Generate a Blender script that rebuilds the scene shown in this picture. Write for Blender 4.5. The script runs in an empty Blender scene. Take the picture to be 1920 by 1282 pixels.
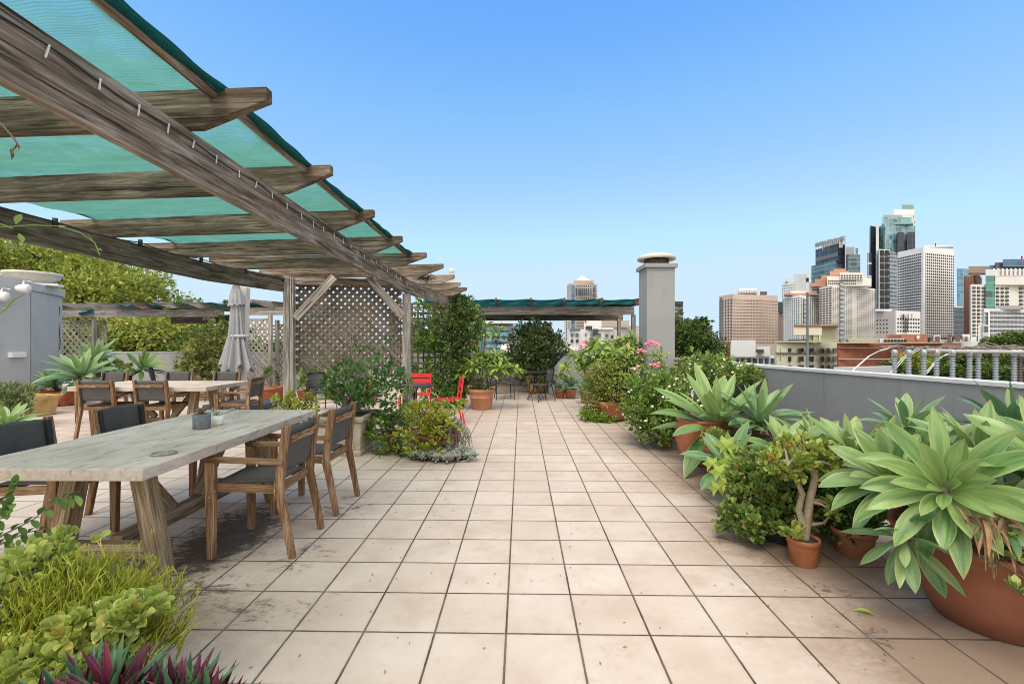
import bpy, math, random
import numpy as np
from mathutils import Vector, Matrix
PI = math.pi
SC = bpy.context.scene
COL = SC.collection
F, H, HY = 850.0, 1.6, 641.0          # focal length in photo pixels, eye height, horizon row
YAW = math.atan(17/850)
def W(px, py, d): return Vector(((px-960)/F*d, d, H-(py-HY)/F*d))
def XD(px, d): return (px-960)/F*d
rng = random.Random(7)
NR = np.random.default_rng(11)

# ---------------------------------------------------------------- materials
class NT:
    def __init__(s, name):
        s.m = bpy.data.materials.new(name); s.m.use_nodes = True
        s.t = s.m.node_tree; s.t.nodes.clear()
        s.out = s.t.nodes.new('ShaderNodeOutputMaterial')
    def n(s, typ, props=None, **inp):
        nd = s.t.nodes.new('ShaderNode'+typ)
        for k, v in (props or {}).items(): setattr(nd, k, v)
        for k, v in inp.items():
            key = int(k[1:]) if k[0] == '_' and k[1:].isdigit() else k.replace('_', ' ')
            s.set(nd, key, v)
        return nd
    def set(s, nd, key, v):
        sock = nd.inputs[key]
        if isinstance(v, bpy.types.NodeSocket): s.t.links.new(v, sock)
        elif isinstance(v, bpy.types.Node): s.t.links.new(v.outputs[0], sock)
        else:
            if hasattr(sock.default_value, '__len__') and not hasattr(v, '__len__'): v = (v,)*len(sock.default_value)
            if hasattr(v, '__len__') and len(v) == 3 and len(sock.default_value) == 4: v = tuple(v)+(1,)
            sock.default_value = v
    def math(s, op, a, b=0.0, c=None, clamp=False):
        nd = s.t.nodes.new('ShaderNodeMath'); nd.operation = op; nd.use_clamp = clamp
        s.set(nd, 0, a); s.set(nd, 1, b)
        if c is not None: s.set(nd, 2, c)
        return nd.outputs[0]
    def ramp(s, fac, stops, interp='LINEAR'):
        nd = s.t.nodes.new('ShaderNodeValToRGB'); s.set(nd, 0, fac)
        e = nd.color_ramp; e.interpolation = interp
        while len(e.elements) < len(stops): e.elements.new(0.5)
        for el, (p, c) in zip(e.elements, stops):
            el.position = p
            el.color = (c, c, c, 1) if not hasattr(c, '__len__') else tuple(c)+(1,)
        return nd.outputs[0]
    def mix(s, fac, a, b, mode='MIX'):
        nd = s.t.nodes.new('ShaderNodeMix'); nd.data_type = 'RGBA'; nd.blend_type = mode
        s.set(nd, 0, fac); s.set(nd, 6, a); s.set(nd, 7, b)
        return nd.outputs[2]
    def noise(s, vec, scale, detail=4, rough=.55, dist=0, out='Fac'):
        nd = s.n('TexNoise', None, Scale=scale, Detail=detail, Roughness=rough, Distortion=dist)
        if vec is not None: s.set(nd, 'Vector', vec)
        return nd.outputs[out]
    def mapv(s, vec, scale=(1,1,1), loc=(0,0,0), rot=(0,0,0)):
        nd = s.n('Mapping'); s.set(nd, 0, vec); s.set(nd, 'Scale', scale); s.set(nd, 'Location', loc); s.set(nd, 'Rotation', rot)
        return nd.outputs[0]
    def obj(s): return s.n('TexCoord').outputs['Object']
    def geo(s): return s.n('NewGeometry').outputs['Position']
    def attr(s, name, out='Vector'): return s.n('Attribute', {'attribute_name': name}).outputs[out]
    def bump(s, h, strength=.3, dist=.01):
        return s.n('Bump', None, Height=h, Strength=strength, Distance=dist).outputs[0]
    def pbsdf(s, col, rough=.7, normal=None, spec=.3, metal=0, **kw):
        nd = s.n('BsdfPrincipled'); s.set(nd, 'Base Color', col); s.set(nd, 'Roughness', rough)
        s.set(nd, 'Specular IOR Level', spec); s.set(nd, 'Metallic', metal)
        if normal is not None: s.set(nd, 'Normal', normal)
        for k, v in kw.items(): s.set(nd, k.replace('_', ' '), v)
        return nd.outputs[0]
    def done(s, sh): s.set(s.out, 0, sh); return s.m

def m_plain(name, col, rough=.6, var=.15, scale=6, bump=.0, bscale=60, spec=.3, metal=0, geo=False, dirt=None):
    t = NT(name); v = t.geo() if geo else t.obj()
    n = t.noise(v, scale, 5)
    lo = tuple(c*(1-var) for c in col); hi = tuple(min(1, c*(1+var)) for c in col)
    c = t.ramp(n, [(.3, lo), (.7, hi)])
    if dirt:
        n2 = t.noise(v, scale*.4, 6, .7)
        c = t.mix(t.ramp(n2, [(.5, 0), (.68, dirt[1])]), c, dirt[0])
    nm = t.bump(t.noise(v, bscale, 3), bump, .01) if bump else None
    return t.done(t.pbsdf(c, rough, nm, spec, metal))

def m_wood(name, dark, mid, light, g=1.0, cracks=1.0, blotch=.6, green=0.0, rough=.85):
    t = NT(name); g0 = t.attr('gco')
    a = t.noise(t.mapv(g0, (1.2*g, 22*g, 22*g)), 1.6, 6, .65, 1.2)
    b = t.noise(t.mapv(g0, (.5*g, 5*g, 5*g)), 2.0, 4, .6, .6)
    f = t.math('ADD', t.math('MULTIPLY', a, .62), t.math('MULTIPLY', b, .38))
    c = t.ramp(f, [(.39, dark), (.5, mid), (.615, light)])
    bl = t.noise(t.mapv(g0, (1.1, 3, 3), (3, 1, 7)), 1.5, 5, .6, .5)
    c = t.mix(t.ramp(bl, [(.42, 0), (.66, blotch)]), c, tuple(x*.45 for x in dark))
    if green:
        gr = t.noise(t.mapv(g0, (2, 4, 4), (9, 2, 3)), 1.2, 4, .6)
        c = t.mix(t.ramp(gr, [(.5, 0), (.72, green)]), c, (.10, .11, .045))
    k = t.noise(t.mapv(g0, (.55*g, 30*g, 30*g), (5, 5, 5)), 1.1, 5, .7, .8)
    kr = t.ramp(k, [(.385, 1), (.42, 0)])
    c = t.mix(t.math('MULTIPLY', kr, .8*cracks), c, (.02, .015, .01))
    h = t.math('SUBTRACT', a, t.math('MULTIPLY', kr, 1.2))
    return t.done(t.pbsdf(c, rough, t.bump(h, .55, .006), .15))

def m_leaf(name, dark, light, tip=None, rough=.5, trans=.25, spec=.35, clump=None):
    t = NT(name); r = t.attr('rnd', 'Fac')
    c = t.ramp(r, [(0, dark), (.55, tuple((a+b)/2 for a, b in zip(dark, light))), (.93, light)] + ([(1, tip)] if tip else []))
    if clump:
        n = t.noise(t.geo(), clump[0], 3)
        c = t.mix(t.ramp(n, [(.42, 0), (.62, clump[2])]), c, clump[1])
    a = t.pbsdf(c, rough, None, spec)
    tr = t.n('BsdfTranslucent', None, Color=c)
    return t.done(t.n('MixShader', None, _0=trans, _1=a, _2=tr).outputs[0])

def m_agave(name, base, light, edge):
    t = NT(name); g = t.attr('gco'); sx = t.n('SeparateXYZ', None, _0=g)
    along, across, rd = sx.outputs[0], sx.outputs[1], sx.outputs[2]
    st = t.noise(t.n('CombineXYZ', None, _0=t.math('MULTIPLY', along, .8), _1=t.math('MULTIPLY', across, 1.1), _2=rd), 1.5, 2, .5)
    c = t.mix(t.ramp(st, [(.35, 0), (.68, 1)]), base, light)  # deep and pale areas also put leaf shade and highlights into the colour
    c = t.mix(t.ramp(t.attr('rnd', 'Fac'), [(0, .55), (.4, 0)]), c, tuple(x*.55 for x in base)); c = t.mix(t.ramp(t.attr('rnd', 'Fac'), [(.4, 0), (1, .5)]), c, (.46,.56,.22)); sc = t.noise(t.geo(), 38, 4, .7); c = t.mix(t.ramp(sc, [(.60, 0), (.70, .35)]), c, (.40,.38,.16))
    bl = t.noise(t.geo(), 9, 4)
    c = t.mix(t.ramp(bl, [(.52, 0), (.75, .35)]), c, (.22, .27, .06))
    ea = t.math('ABSOLUTE', across)
    c = t.mix(t.ramp(ea, [(.86, 0), (.98, .5)]), c, edge)
    c = t.mix(t.ramp(along, [(.9, 0), (1, .8)]), c, (.30, .22, .08))
    nm = t.bump(t.noise(t.mapv(g, (3, 14, 1)), 2.5, 3), .12, .01)
    a = t.pbsdf(c, .34, nm, .5); tr = t.n('BsdfTranslucent', None, Color=c)
    return t.done(t.n('MixShader', None, _0=.18, _1=a, _2=tr).outputs[0])

# ---------------------------------------------------------------- mesh builder
def rotm(ax):       # columns -> 3x3 numpy
    return np.array(ax, float).T
class MB:
    def __init__(s): s.V=[]; s.G=[]; s.R=[]; s.Fc=[]; s.S=[]; s.off=0
    def add(s, v, f, g=None, r=None, smooth=False):
        v = np.asarray(v, float).reshape(-1, 3); n = len(v)
        if g is None: g = v + NR.uniform(-20, 20, 3)
        if r is None: r = np.full(n, NR.random())
        s.V.append(v); s.G.append(np.asarray(g, float)); s.R.append(np.asarray(r, float))
        if isinstance(f, np.ndarray): s.Fc.append(f+s.off); s.S.append(np.full(len(f), smooth))
        else:
            by = {}
            for q in f: by.setdefault(len(q), []).append(q)
            for q in by.values():
                s.Fc.append(np.array(q)+s.off); s.S.append(np.full(len(q), smooth))
        s.off += n; return s
    def box(s, c, size, R=None, taper=1.0):
        size = np.array(size, float); h = size/2
        L = np.array([[x, y, z] for z in (-1, 1) for y in (-1, 1) for x in (-1, 1)])*h
        L[:4, :2] *= taper
        order = np.argsort(-size)
        g = L[:, order] + NR.uniform(-20, 20, 3)
        v = L if R is None else L @ np.array(R).T
        return s.add(v+np.array(c, float), [(0,2,3,1),(4,5,7,6),(0,1,5,4),(2,6,7,3),(1,3,7,5),(0,4,6,2)], g)
    def beam(s, p0, p1, w, h, up=(0,0,1), w1=None, h1=None):
        p0 = np.array(p0, float); p1 = np.array(p1, float); x = p1-p0; L = np.linalg.norm(x); x /= L
        y = np.cross(up, x); y /= np.linalg.norm(y); z = np.cross(x, y)
        w1 = w if w1 is None else w1; h1 = h if h1 is None else h1
        v = []; g = []
        for t, ww, hh in ((0, w, h), (L, w1, h1)):
            for a, b in ((-1,-1),(1,-1),(1,1),(-1,1)):
                v.append(p0+x*t+y*a*ww/2+z*b*hh/2); g.append((t, a*ww/2, b*hh/2))
        return s.add(v, [(0,3,2,1),(4,5,6,7),(0,1,5,4),(1,2,6,5),(2,3,7,6),(3,0,4,7)], np.array(g)+NR.uniform(-20,20,3))
    def prism(s, poly, o, ex, ey, ez, th, swap=False):     # poly in (ex,ey) plane, extruded +-th/2 along ez
        o, ex, ey, ez = (np.array(q, float) for q in (o, ex, ey, ez)); n = len(poly)
        v = [o+ex*a+ey*b+ez*k*th/2 for k in (-1, 1) for a, b in poly]
        g = [((b, a, k*th/2) if swap else (a, b, k*th/2)) for k in (-1, 1) for a, b in poly]
        f = [tuple(range(n))[::-1], tuple(range(n, 2*n))]+[(i, (i+1) % n, n+(i+1) % n, n+i) for i in range(n)]
        return s.add(v, f, np.array(g)+NR.uniform(-20, 20, 3))
    def tube(s, pts, r, n=8, cap=True, smooth=True):
        P = [np.array(p, float) for p in pts]; m = len(P)
        rr = r if hasattr(r, '__len__') else [r]*m
        v = []; g = []; prev = None; L = 0
        for i, p in enumerate(P):
            d = P[min(i+1, m-1)]-P[max(i-1, 0)]; d /= (np.linalg.norm(d)+1e-9)
            a = prev if prev is not None else np.array((0, 0, 1.)) if abs(d[2]) < .9 else np.array((1., 0, 0))
            y = np.cross(d, a); y /= (np.linalg.norm(y)+1e-9); a = np.cross(y, d); prev = a
            if i: L += np.linalg.norm(p-P[i-1])
            for k in range(n):
                t = 2*PI*k/n; v.append(p+(a*math.cos(t)+y*math.sin(t))*rr[i]); g.append((L, math.cos(t)*rr[i], math.sin(t)*rr[i]))
        f = [(i*n+k, i*n+(k+1) % n, (i+1)*n+(k+1) % n, (i+1)*n+k) for i in range(m-1) for k in range(n)]
        if cap: f += [tuple(range(n)), tuple(range((m-1)*n, m*n))[::-1]]
        return s.add(v, f, np.array(g)+NR.uniform(-20, 20, 3), smooth=smooth)
    def lathe(s, prof, c=(0,0,0), n=40, sx=1, sy=1, R=None, flutes=None, smooth=True):
        v = []; c = np.array(c, float); m = len(prof)
        for r, z in prof:
            for k in range(n):
                t = 2*PI*k/n; q = r*(1+(flutes[1]*math.cos(flutes[0]*t) if flutes else 0))
                v.append((q*math.cos(t)*sx, q*math.sin(t)*sy, z))
        v = np.array(v); v = v if R is None else v @ np.array(R).T
        f = [(i*n+k, i*n+(k+1) % n, (i+1)*n+(k+1) % n, (i+1)*n+k) for i in range(m-1) for k in range(n)]
        if prof[0][0] > 1e-4: f.append(tuple(range(n))[::-1])
        if prof[-1][0] > 1e-4: f.append(tuple(range((m-1)*n, m*n)))
        return s.add(v+c, f, smooth=smooth)
    def sqpot(s, prof, c, sx, sy, rot=0):      # square section pot: prof (half width factor, z)
        v = []
        for r, z in prof:
            for a, b in ((-1,-1),(1,-1),(1,1),(-1,1)):
                x, y = a*sx*r, b*sy*r; v.append((c[0]+x*math.cos(rot)-y*math.sin(rot), c[1]+x*math.sin(rot)+y*math.cos(rot), c[2]+z))
        m = len(prof)
        f = [(i*4+k, i*4+(k+1) % 4, (i+1)*4+(k+1) % 4, (i+1)*4+k) for i in range(m-1) for k in range(4)]
        f += [(3,2,1,0), tuple(range((m-1)*4, m*4))]
        return s.add(v, f)
    def sheet(s, fn, nu, nv, th=.01, gs=(1, 1)):   # thick surface from fn(u,v)->point
        P = np.array([[fn(i/nu, j/nv) for j in range(nv+1)] for i in range(nu+1)], float)
        du = np.gradient(P, axis=0); dv = np.gradient(P, axis=1); nn = np.cross(du, dv)
        nn /= (np.linalg.norm(nn, axis=2, keepdims=True)+1e-9)
        A = (P+nn*th/2).reshape(-1, 3); B = (P-nn*th/2).reshape(-1, 3); N = len(A); w = nv+1
        f = []
        for i in range(nu):
            for j in range(nv):
                a = i*w+j; q = (a, a+w, a+w+1, a+1); f.append(q); f.append(tuple(N+k for k in q[::-1]))
        rim = [i*w for i in range(nu+1)]+[nu*w+j for j in range(1, nv+1)]+[i*w+nv for i in range(nu-1, -1, -1)]+[j for j in range(nv-1, 0, -1)]
        for a, b in zip(rim, rim[1:]+rim[:1]): f.append((b, a, N+a, N+b))
        g = np.array([(i/nu*gs[0], j/nv*gs[1], 0) for i in range(nu+1) for j in range(nv+1)])
        return s.add(np.vstack([A, B]), f, np.vstack([g, g]), smooth=True)
    def build(s, name, mat, parent=None, bevel=0, local=False, **props):
        me = bpy.data.meshes.new(name); v = np.vstack(s.V)
        if parent is not None and not local:
            p = parent
            o = np.array(parent['_w']) if '_w' in parent.keys() else np.zeros(3)
            v = v-o
        me.vertices.add(len(v)); me.vertices.foreach_set('co', v.ravel())
        tot = np.concatenate([np.full(len(f), f.shape[1]) for f in s.Fc]); li = np.concatenate([f.ravel() for f in s.Fc])
        me.loops.add(len(li)); me.loops.foreach_set('vertex_index', li.astype(np.int32))
        me.polygons.add(len(tot)); st = np.concatenate([[0], np.cumsum(tot)[:-1]])
        me.polygons.foreach_set('loop_start', st.astype(np.int32))
        me.polygons.foreach_set('use_smooth', np.concatenate(s.S))
        me.update(calc_edges=True)
        a = me.attributes.new('gco', 'FLOAT_VECTOR', 'POINT'); a.data.foreach_set('vector', np.vstack(s.G).ravel())
        a = me.attributes.new('rnd', 'FLOAT', 'POINT'); a.data.foreach_set('value', np.concatenate(s.R))
        me.validate()
        me.materials.append(mat)
        o = bpy.data.objects.new(name, me); COL.objects.link(o)
        if parent is not None: o.parent = parent
        if bevel:
            b = o.modifiers.new('bevel', 'BEVEL'); b.width = bevel; b.segments = 2; b.limit_method = 'ANGLE'; b.harden_normals = False
        for k, q in props.items(): o[k] = q
        return o

def thing(name, label, cat, loc=(0,0,0), rz=0, group=None):
    o = bpy.data.objects.new(name, None); COL.objects.link(o)
    o.location = loc; o.rotation_euler = (0, 0, rz); o.empty_display_size = .1
    o['label'] = label; o['category'] = cat
    if group: o['group'] = group
    o['_w'] = tuple(float(x) for x in loc)
    return o
def tag(o, label, cat, group=None):
    o['label'] = label; o['category'] = cat
    if group: o['group'] = group
    return o
def dup(root, loc, rz, label, group=None):
    def cp(o, par):
        c = o.copy(); COL.objects.link(c)
        if par is not None: c.parent = par
        for ch in o.children: cp(ch, c)
        return c
    r = cp(root, None); r.location = loc; r.rotation_euler = (0, 0, rz); r['label'] = label
    r['_w'] = tuple(float(x) for x in loc)
    if group: r['group'] = group
    return r

# ---------------------------------------------------------------- foliage tools
def T_leaf(st, fold=.12):      # stations (y, halfwidth) -> 3 columns
    v = []; g = []
    for y, w in st:
        for a in (-1, 0, 1): v.append((a*w, y, abs(a)*w*fold*2)); g.append((y, a, 0))
    f = []
    for i in range(len(st)-1):
        for a in (0, 1): f.append((i*3+a, i*3+a+1, i*3+a+4, i*3+a+3))
    return np.array(v, float), np.array(f), np.array(g, float)
T_Q = (np.array([(0,0,0),(.32,.5,.08),(0,1,-.05),(-.32,.5,.08)], float), np.array([(0,1,2,3)]), np.array([(0,0,0),(.5,1,0),(1,0,0),(.5,-1,0)], float))
T_OVAL = T_leaf([(0,.03),(.35,.30),(.7,.28),(1,.03)], .25)
T_ROUND = T_leaf([(0,.05),(.4,.34),(.8,.33),(1,.1)], .35)
T_LONG = T_leaf([(0,.03),(.3,.13),(.65,.15),(1,.01)], .3)
T_LONG[0][:, 2] -= (T_LONG[0][:, 1]**2)*.25
T_SPEAR = T_leaf([(0,.05),(.35,.09),(.7,.07),(1,.0)], .6)
def scatter(mb, T, loc, dirs, size, rnd=None, upj=.5, smooth=True):
    v0, f0, g0 = T; n = len(loc); k = len(v0)
    d = dirs/(np.linalg.norm(dirs, axis=1, keepdims=True)+1e-9)
    up = np.array((0, 0, 1.))+NR.normal(0, upj, (n, 3))
    x = np.cross(d, up); x /= (np.linalg.norm(x, axis=1, keepdims=True)+1e-9); z = np.cross(x, d)
    P = (v0[None, :, 0, None]*x[:, None]+v0[None, :, 1, None]*d[:, None]+v0[None, :, 2, None]*z[:, None])*size[:, None, None]+loc[:, None]
    f = (f0[None]+(np.arange(n)*k)[:, None, None]).reshape(-1, f0.shape[1])
    if rnd is None: rnd = NR.random(n)
    g = np.tile(g0, (n, 1)); g[:, 2] = np.repeat(rnd*9, k)
    mb.add(P.reshape(-1, 3), f, g, np.repeat(rnd, k), smooth)
def ball(n, shell=.0):
    v = NR.normal(0, 1, (n, 3)); v /= np.linalg.norm(v, axis=1, keepdims=True)
    return v*(NR.uniform(shell**3, 1, n)**(1/3))[:, None]
def crown(mb, ells, T, size, per=14, crad=.16, shell=.35, up=.35, spread=1.0, jit=.3, tilt=1.0):
    """ells: [(centre, radii, n_leaves)]; returns cluster centres"""
    cs = []
    for c, r, n in ells:
        c = np.array(c, float); r = np.array(r, float); K = max(3, int(n/per))
        b = ball(K, shell); b *= (1+NR.normal(0, .15, (K, 1))); q8 = K//9; b[:q8] *= NR.uniform(1.08, 1.32, (q8, 1)); cc = c+b*r
        cs.append(cc)
        idx = NR.integers(0, K, n); rad = crad*r.mean()
        off = NR.normal(0, 1, (n, 3)); off /= np.linalg.norm(off, axis=1, keepdims=True); off *= (NR.random((n, 1))**.5)
        loc = cc[idx]+off*rad*spread
        out = (loc-c)/r; dirs = off*.8*tilt+out*.5+NR.normal(0, jit, (n, 3)); dirs[:, 2] += up
        ct = NR.normal(0, .16, K)
        rn = np.clip(NR.random(n)*.7+.15+ct[idx], 0, .93); rn[NR.random(n) < .03] = 1.0
        scatter(mb, T, loc, dirs, size*NR.uniform(.65, 1.25, n), rn)
    return np.vstack(cs)
def branches(mb, base, tips, r0, r1=.004, n=5, wob=.08, kn=.45):
    base = np.array(base, float)
    for t in tips:
        t = np.array(t); L = np.linalg.norm(t-base)
        k = base+(t-base)*np.array((kn*.5, kn*.5, kn*1.1))+NR.normal(0, wob*L, 3)
        k2 = (k+t)/2+NR.normal(0, wob*L*.6, 3)
        mb.tube([base, (base+k)/2+NR.normal(0, wob*L*.3, 3), k, k2, t], [r0, r0*.75, r0*.5, r0*.3+r1*.5, r1], n)
def blade(mb, o, d, L, wd, droop=.5, ch=.35, prof=None, ns=9, rnd=None, up=(0,0,1), twist=0.0, edge=5):
    prof = prof or [(0,.42),(.12,.50),(.3,.82),(.5,1),(.68,.93),(.82,.66),(.92,.33),(1,0.01)]
    o = np.array(o, float); d = np.array(d, float); d /= np.linalg.norm(d)
    p = o.copy(); V = []; G = []; rn = NR.random() if rnd is None else rnd; sd = NR.random()*9
    cols = [-1, -.55, 0, .55, 1]
    wob = NR.normal(0, .05)
    side0 = np.cross(d, np.array(up, float)+NR.normal(0, .02, 3)); side0 /= (np.linalg.norm(side0)+1e-9)
    for i in range(ns):
        t = i/(ns-1)
        if i:
            d = d+np.array((0, 0, -1.))*droop*(.35+t)/(ns-1)*1.3+side0*wob/(ns-1); d /= np.linalg.norm(d); p = p+d*L/(ns-1)
        side = side0-d*np.dot(side0, d); side /= np.linalg.norm(side); nrm = np.cross(side, d)
        w = np.interp(t, [q[0] for q in prof], [q[1] for q in prof])*wd/2
        a = twist*t; side, nrm = side*math.cos(a)+nrm*math.sin(a), nrm*math.cos(a)-side*math.sin(a)
        cc = ch*(1-.5*t)
        for s_ in cols: V.append(p+side*s_*w*(1-.12*cc*abs(s_))+nrm*(abs(s_)**1.5)*w*cc); G.append((t, s_, sd))
    f = [(i*5+k, i*5+k+1, i*5+k+6, i*5+k+5) for i in range(ns-1) for k in range(4)]
    mb.add(V, f, G, np.full(len(V), rn), True)
def rosette(mb, c, axis=(0,0,1), n=26, L=.5, w=.13, r0=.04, inner=.10, outer=1.35, droop=.5, ch=.35, prof=None, ns=9, jit=.12, lmin=.74):
    c = np.array(c, float); az = np.array(axis, float); az /= np.linalg.norm(az)
    ax = np.cross(az, (.3, 1, .1)); ax /= np.linalg.norm(ax); ay = np.cross(az, ax)
    for i in range(n):
        t = (i+.5)/n; th = i*2.39996+NR.normal(0, .06)
        ang = inner+(outer-inner)*t**.8+NR.normal(0, jit)
        rad = ax*math.cos(th)+ay*math.sin(th)
        d = az*math.cos(ang)+rad*math.sin(ang)
        ln = L*(lmin+(1-lmin)*min(1, t*1.8))*NR.uniform(.80, 1.14)
        o = c+rad*r0*(.3+t)-az*.06*L*t*2
        u = az*math.sin(ang)-rad*math.cos(ang)
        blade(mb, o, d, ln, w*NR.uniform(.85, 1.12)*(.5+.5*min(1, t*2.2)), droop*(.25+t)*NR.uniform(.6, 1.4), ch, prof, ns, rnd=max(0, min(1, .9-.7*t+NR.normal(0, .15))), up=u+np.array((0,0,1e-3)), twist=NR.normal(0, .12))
M_AG = m_agave('agave_leaf', (.075,.21,.055), (.32,.47,.155), (.52,.60,.24))
M_AGB = m_agave('agave_leaf_grey', (.065,.20,.085), (.25,.41,.19), (.44,.53,.28))
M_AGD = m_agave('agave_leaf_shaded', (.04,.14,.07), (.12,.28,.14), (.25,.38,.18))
M_ECHI = m_leaf('echeveria_leaf', (.17,.22,.17), (.46,.50,.42), (.36,.25,.21), .5, .1)
M_ECHG = m_leaf('ghost_plant_leaf', (.22,.20,.17), (.46,.44,.40), (.30,.36,.32), .55, .1)
M_LRED = m_leaf('red_leaf', (.18,.04,.02), (.45,.12,.06))
M_JADE = m_leaf('jade_leaf', (.15,.24,.04), (.47,.53,.12), (.50,.25,.06), .32, .22, .5)
M_JADF = m_leaf('jade_leaf_front', (.24,.34,.05), (.70,.74,.22), (.60,.42,.12), .28, .28, .55)
M_JADD = m_leaf('jade_leaf_green', (.06,.13,.025), (.28,.38,.08), (.40,.25,.06), .38, .2, .45)
M_JADY = m_leaf('jade_leaf_gold', (.20,.27,.03), (.56,.60,.10), (.50,.30,.06), .38, .25, .45)
M_SHR = m_leaf('shrub_leaf', (.045,.11,.02), (.26,.40,.09), (.40,.46,.10), .42, .25)
M_SHRD = m_leaf('dark_shrub_leaf', (.03,.09,.025), (.17,.34,.08), (.36,.48,.13), .38, .2)
M_SHRL = m_leaf('pale_shrub_leaf', (.10,.18,.035), (.40,.52,.14), (.55,.60,.2), .42, .3)
M_OLV = m_leaf('olive_leaf', (.035,.06,.02), (.20,.27,.10), (.34,.38,.16), .45, .2)
M_FRAN = m_leaf('frangipani_leaf', (.08,.19,.03), (.40,.52,.10), (.58,.48,.08), .4, .3)
M_PLANE = m_leaf('plane_tree_leaf', (.15,.21,.03), (.64,.68,.16), (.72,.60,.18), .5, .3, .2, (.35, (.09,.15,.02), .4))
M_FIG = m_leaf('fig_tree_leaf', (.035,.075,.02), (.19,.27,.06), (.24,.28,.08), .5, .2, .25, (.5, (.02,.045,.012), .5))
M_PARK = m_leaf('park_tree_leaf', (.05,.10,.02), (.26,.34,.08), None, .5, .2, .2, (.12, (.03,.07,.02), .5))
M_FIRE = m_leaf('firestick', (.42,.52,.06), (.88,.82,.16), (.88,.60,.18), .5, .35)
M_RHO = NT('rhoeo_leaf')
def _rho(t):
    c = t.ramp(t.attr('rnd', 'Fac'), [(0, (.03,.12,.05)), (.42, (.07,.17,.07)), (.46, (.04,.005,.02)), (.8, (.10,.01,.042)), (1, (.19,.03,.06))], 'LINEAR')
    g = t.n('SeparateXYZ', None, _0=t.attr('gco')); c = t.mix(t.ramp(t.math('ABSOLUTE', g.outputs[1]), [(.7, 0), (1, .3)]), c, (.35,.25,.15))
    return t.done(t.pbsdf(c, .38, None, .4))
M_RHO = _rho(M_RHO)
M_GRASS = m_leaf('green_tuft', (.10,.20,.03), (.34,.50,.08), None, .5, .2)
M_PINK = m_plain('pink_petal', (.80,.20,.28), .5, .3, 60, geo=True)
M_PINKL = m_plain('pale_pink_petal', (.85,.55,.50), .5, .2, 60, geo=True)
M_PETAL = m_plain('white_petal', (.80,.80,.74), .5, .05, 9)
M_AUT = m_leaf('autumn_leaf', (.35,.14,.03), (.55,.28,.06))
# ---------------------------------------------------------------- materials in use
M_WEATH = m_wood('weathered_pine', (.10,.07,.05), (.27,.21,.165), (.47,.41,.355), 1, 1, .5)
M_POST = m_wood('silvered_pine', (.17,.15,.13), (.35,.325,.295), (.56,.53,.49), 1, 1, .25, .2)
M_RAFT = m_wood('mossy_pine', (.07,.05,.035), (.20,.155,.115), (.38,.325,.265), 1, 1, .6, .12)
M_TEAK = m_wood('teak', (.12,.06,.03), (.26,.15,.082), (.42,.29,.19), 1.6, .35, .35)
M_TRES = m_wood('trestle_oak', (.15,.10,.055), (.34,.25,.155), (.52,.43,.32), 1.2, .6, .3)
M_LATT = m_wood('lattice_pine', (.10,.08,.065), (.205,.175,.15), (.34,.305,.27), 2, .5, .35, .5)
def m_tabletop():
    t = NT('grey_concrete_top'); g = t.attr('gco')
    n = t.noise(t.mapv(g, (1, 1, 1)), 1.6, 7, .62, .5); n2 = t.noise(t.mapv(g, (2.2, 9, 9)), 1.3, 6, .75, 1.2)
    c = t.ramp(n, [(.3, (.38,.315,.25)), (.5, (.53,.455,.385)), (.7, (.63,.56,.49))])
    c = t.mix(t.ramp(n2, [(.50, 0), (.66, .6)]), c, (.17,.135,.10))
    n3 = t.noise(g, 45, 3, .6)
    c = t.mix(t.ramp(n3, [(.60, 0), (.72, .35)]), c, (.12,.10,.08))
    return t.done(t.pbsdf(c, .75, t.bump(t.math('ADD', n2, t.math('MULTIPLY', n3, .4)), .25, .006), .2))
M_TOP = m_tabletop()
def m_render(name, c0, c1, streak=.35):
    t = NT(name); p = t.geo()
    n = t.noise(p, .9, 6, .6); c = t.ramp(n, [(.3, c0), (.7, c1)])
    s = t.noise(t.mapv(p, (3.5, 3.5, .25)), 1.6, 5, .7); c = t.mix(t.ramp(s, [(.56, 0), (.72, streak)]), c, tuple(x*.55 for x in c0))
    s2 = t.noise(t.mapv(p, (9, 9, .12), (4, 4, 4)), 1.2, 3, .5); c = t.mix(t.ramp(s2, [(.68, 0), (.74, streak*.6)]), c, (.10,.10,.10))
    b = t.noise(p, 55, 4, .6)
    return t.done(t.pbsdf(c, .8, t.bump(b, .3, .01), .2))
M_GREY = m_render('grey_render', (.215,.222,.228), (.28,.287,.292), .5)
M_LGREY = m_render('light_grey_render', (.42,.43,.425), (.50,.51,.505), .2)
M_CHIM = m_render('chimney_render', (.285,.292,.30), (.33,.337,.343), .3)
M_COPE = m_render('coping_paint', (.50,.51,.52), (.62,.63,.64), .2)
M_TERRA = m_plain('terracotta', (.42,.15,.075), .75, .28, 5, .15, 40, dirt=((.22,.12,.08), .5))
M_TERRB = m_plain('terracotta_pale', (.50,.23,.13), .7, .18, 4, .1, 40, dirt=((.55,.38,.28), .35))
M_TERRD = m_plain('terracotta_bowl', (.27,.105,.06), .75, .18, 3, .15, 60, dirt=((.17,.08,.055), .6))
M_TERRO = m_plain('mossy_terracotta', (.36,.15,.085), .8, .3, 7, .2, 30, dirt=((.12,.11,.06), .7))
M_YELL = m_plain('yellow_glaze', (.50,.34,.13), .6, .3, 5, .1, 30, dirt=((.22,.15,.08), .7))
M_STONE = m_plain('cast_stone', (.50,.45,.36), .85, .2, 4, .3, 35, dirt=((.20,.15,.09), .75))
M_STONED = m_plain('lichen_stone', (.33,.28,.19), .9, .35, 9, .4, 35, dirt=((.10,.08,.05), .8))
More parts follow.
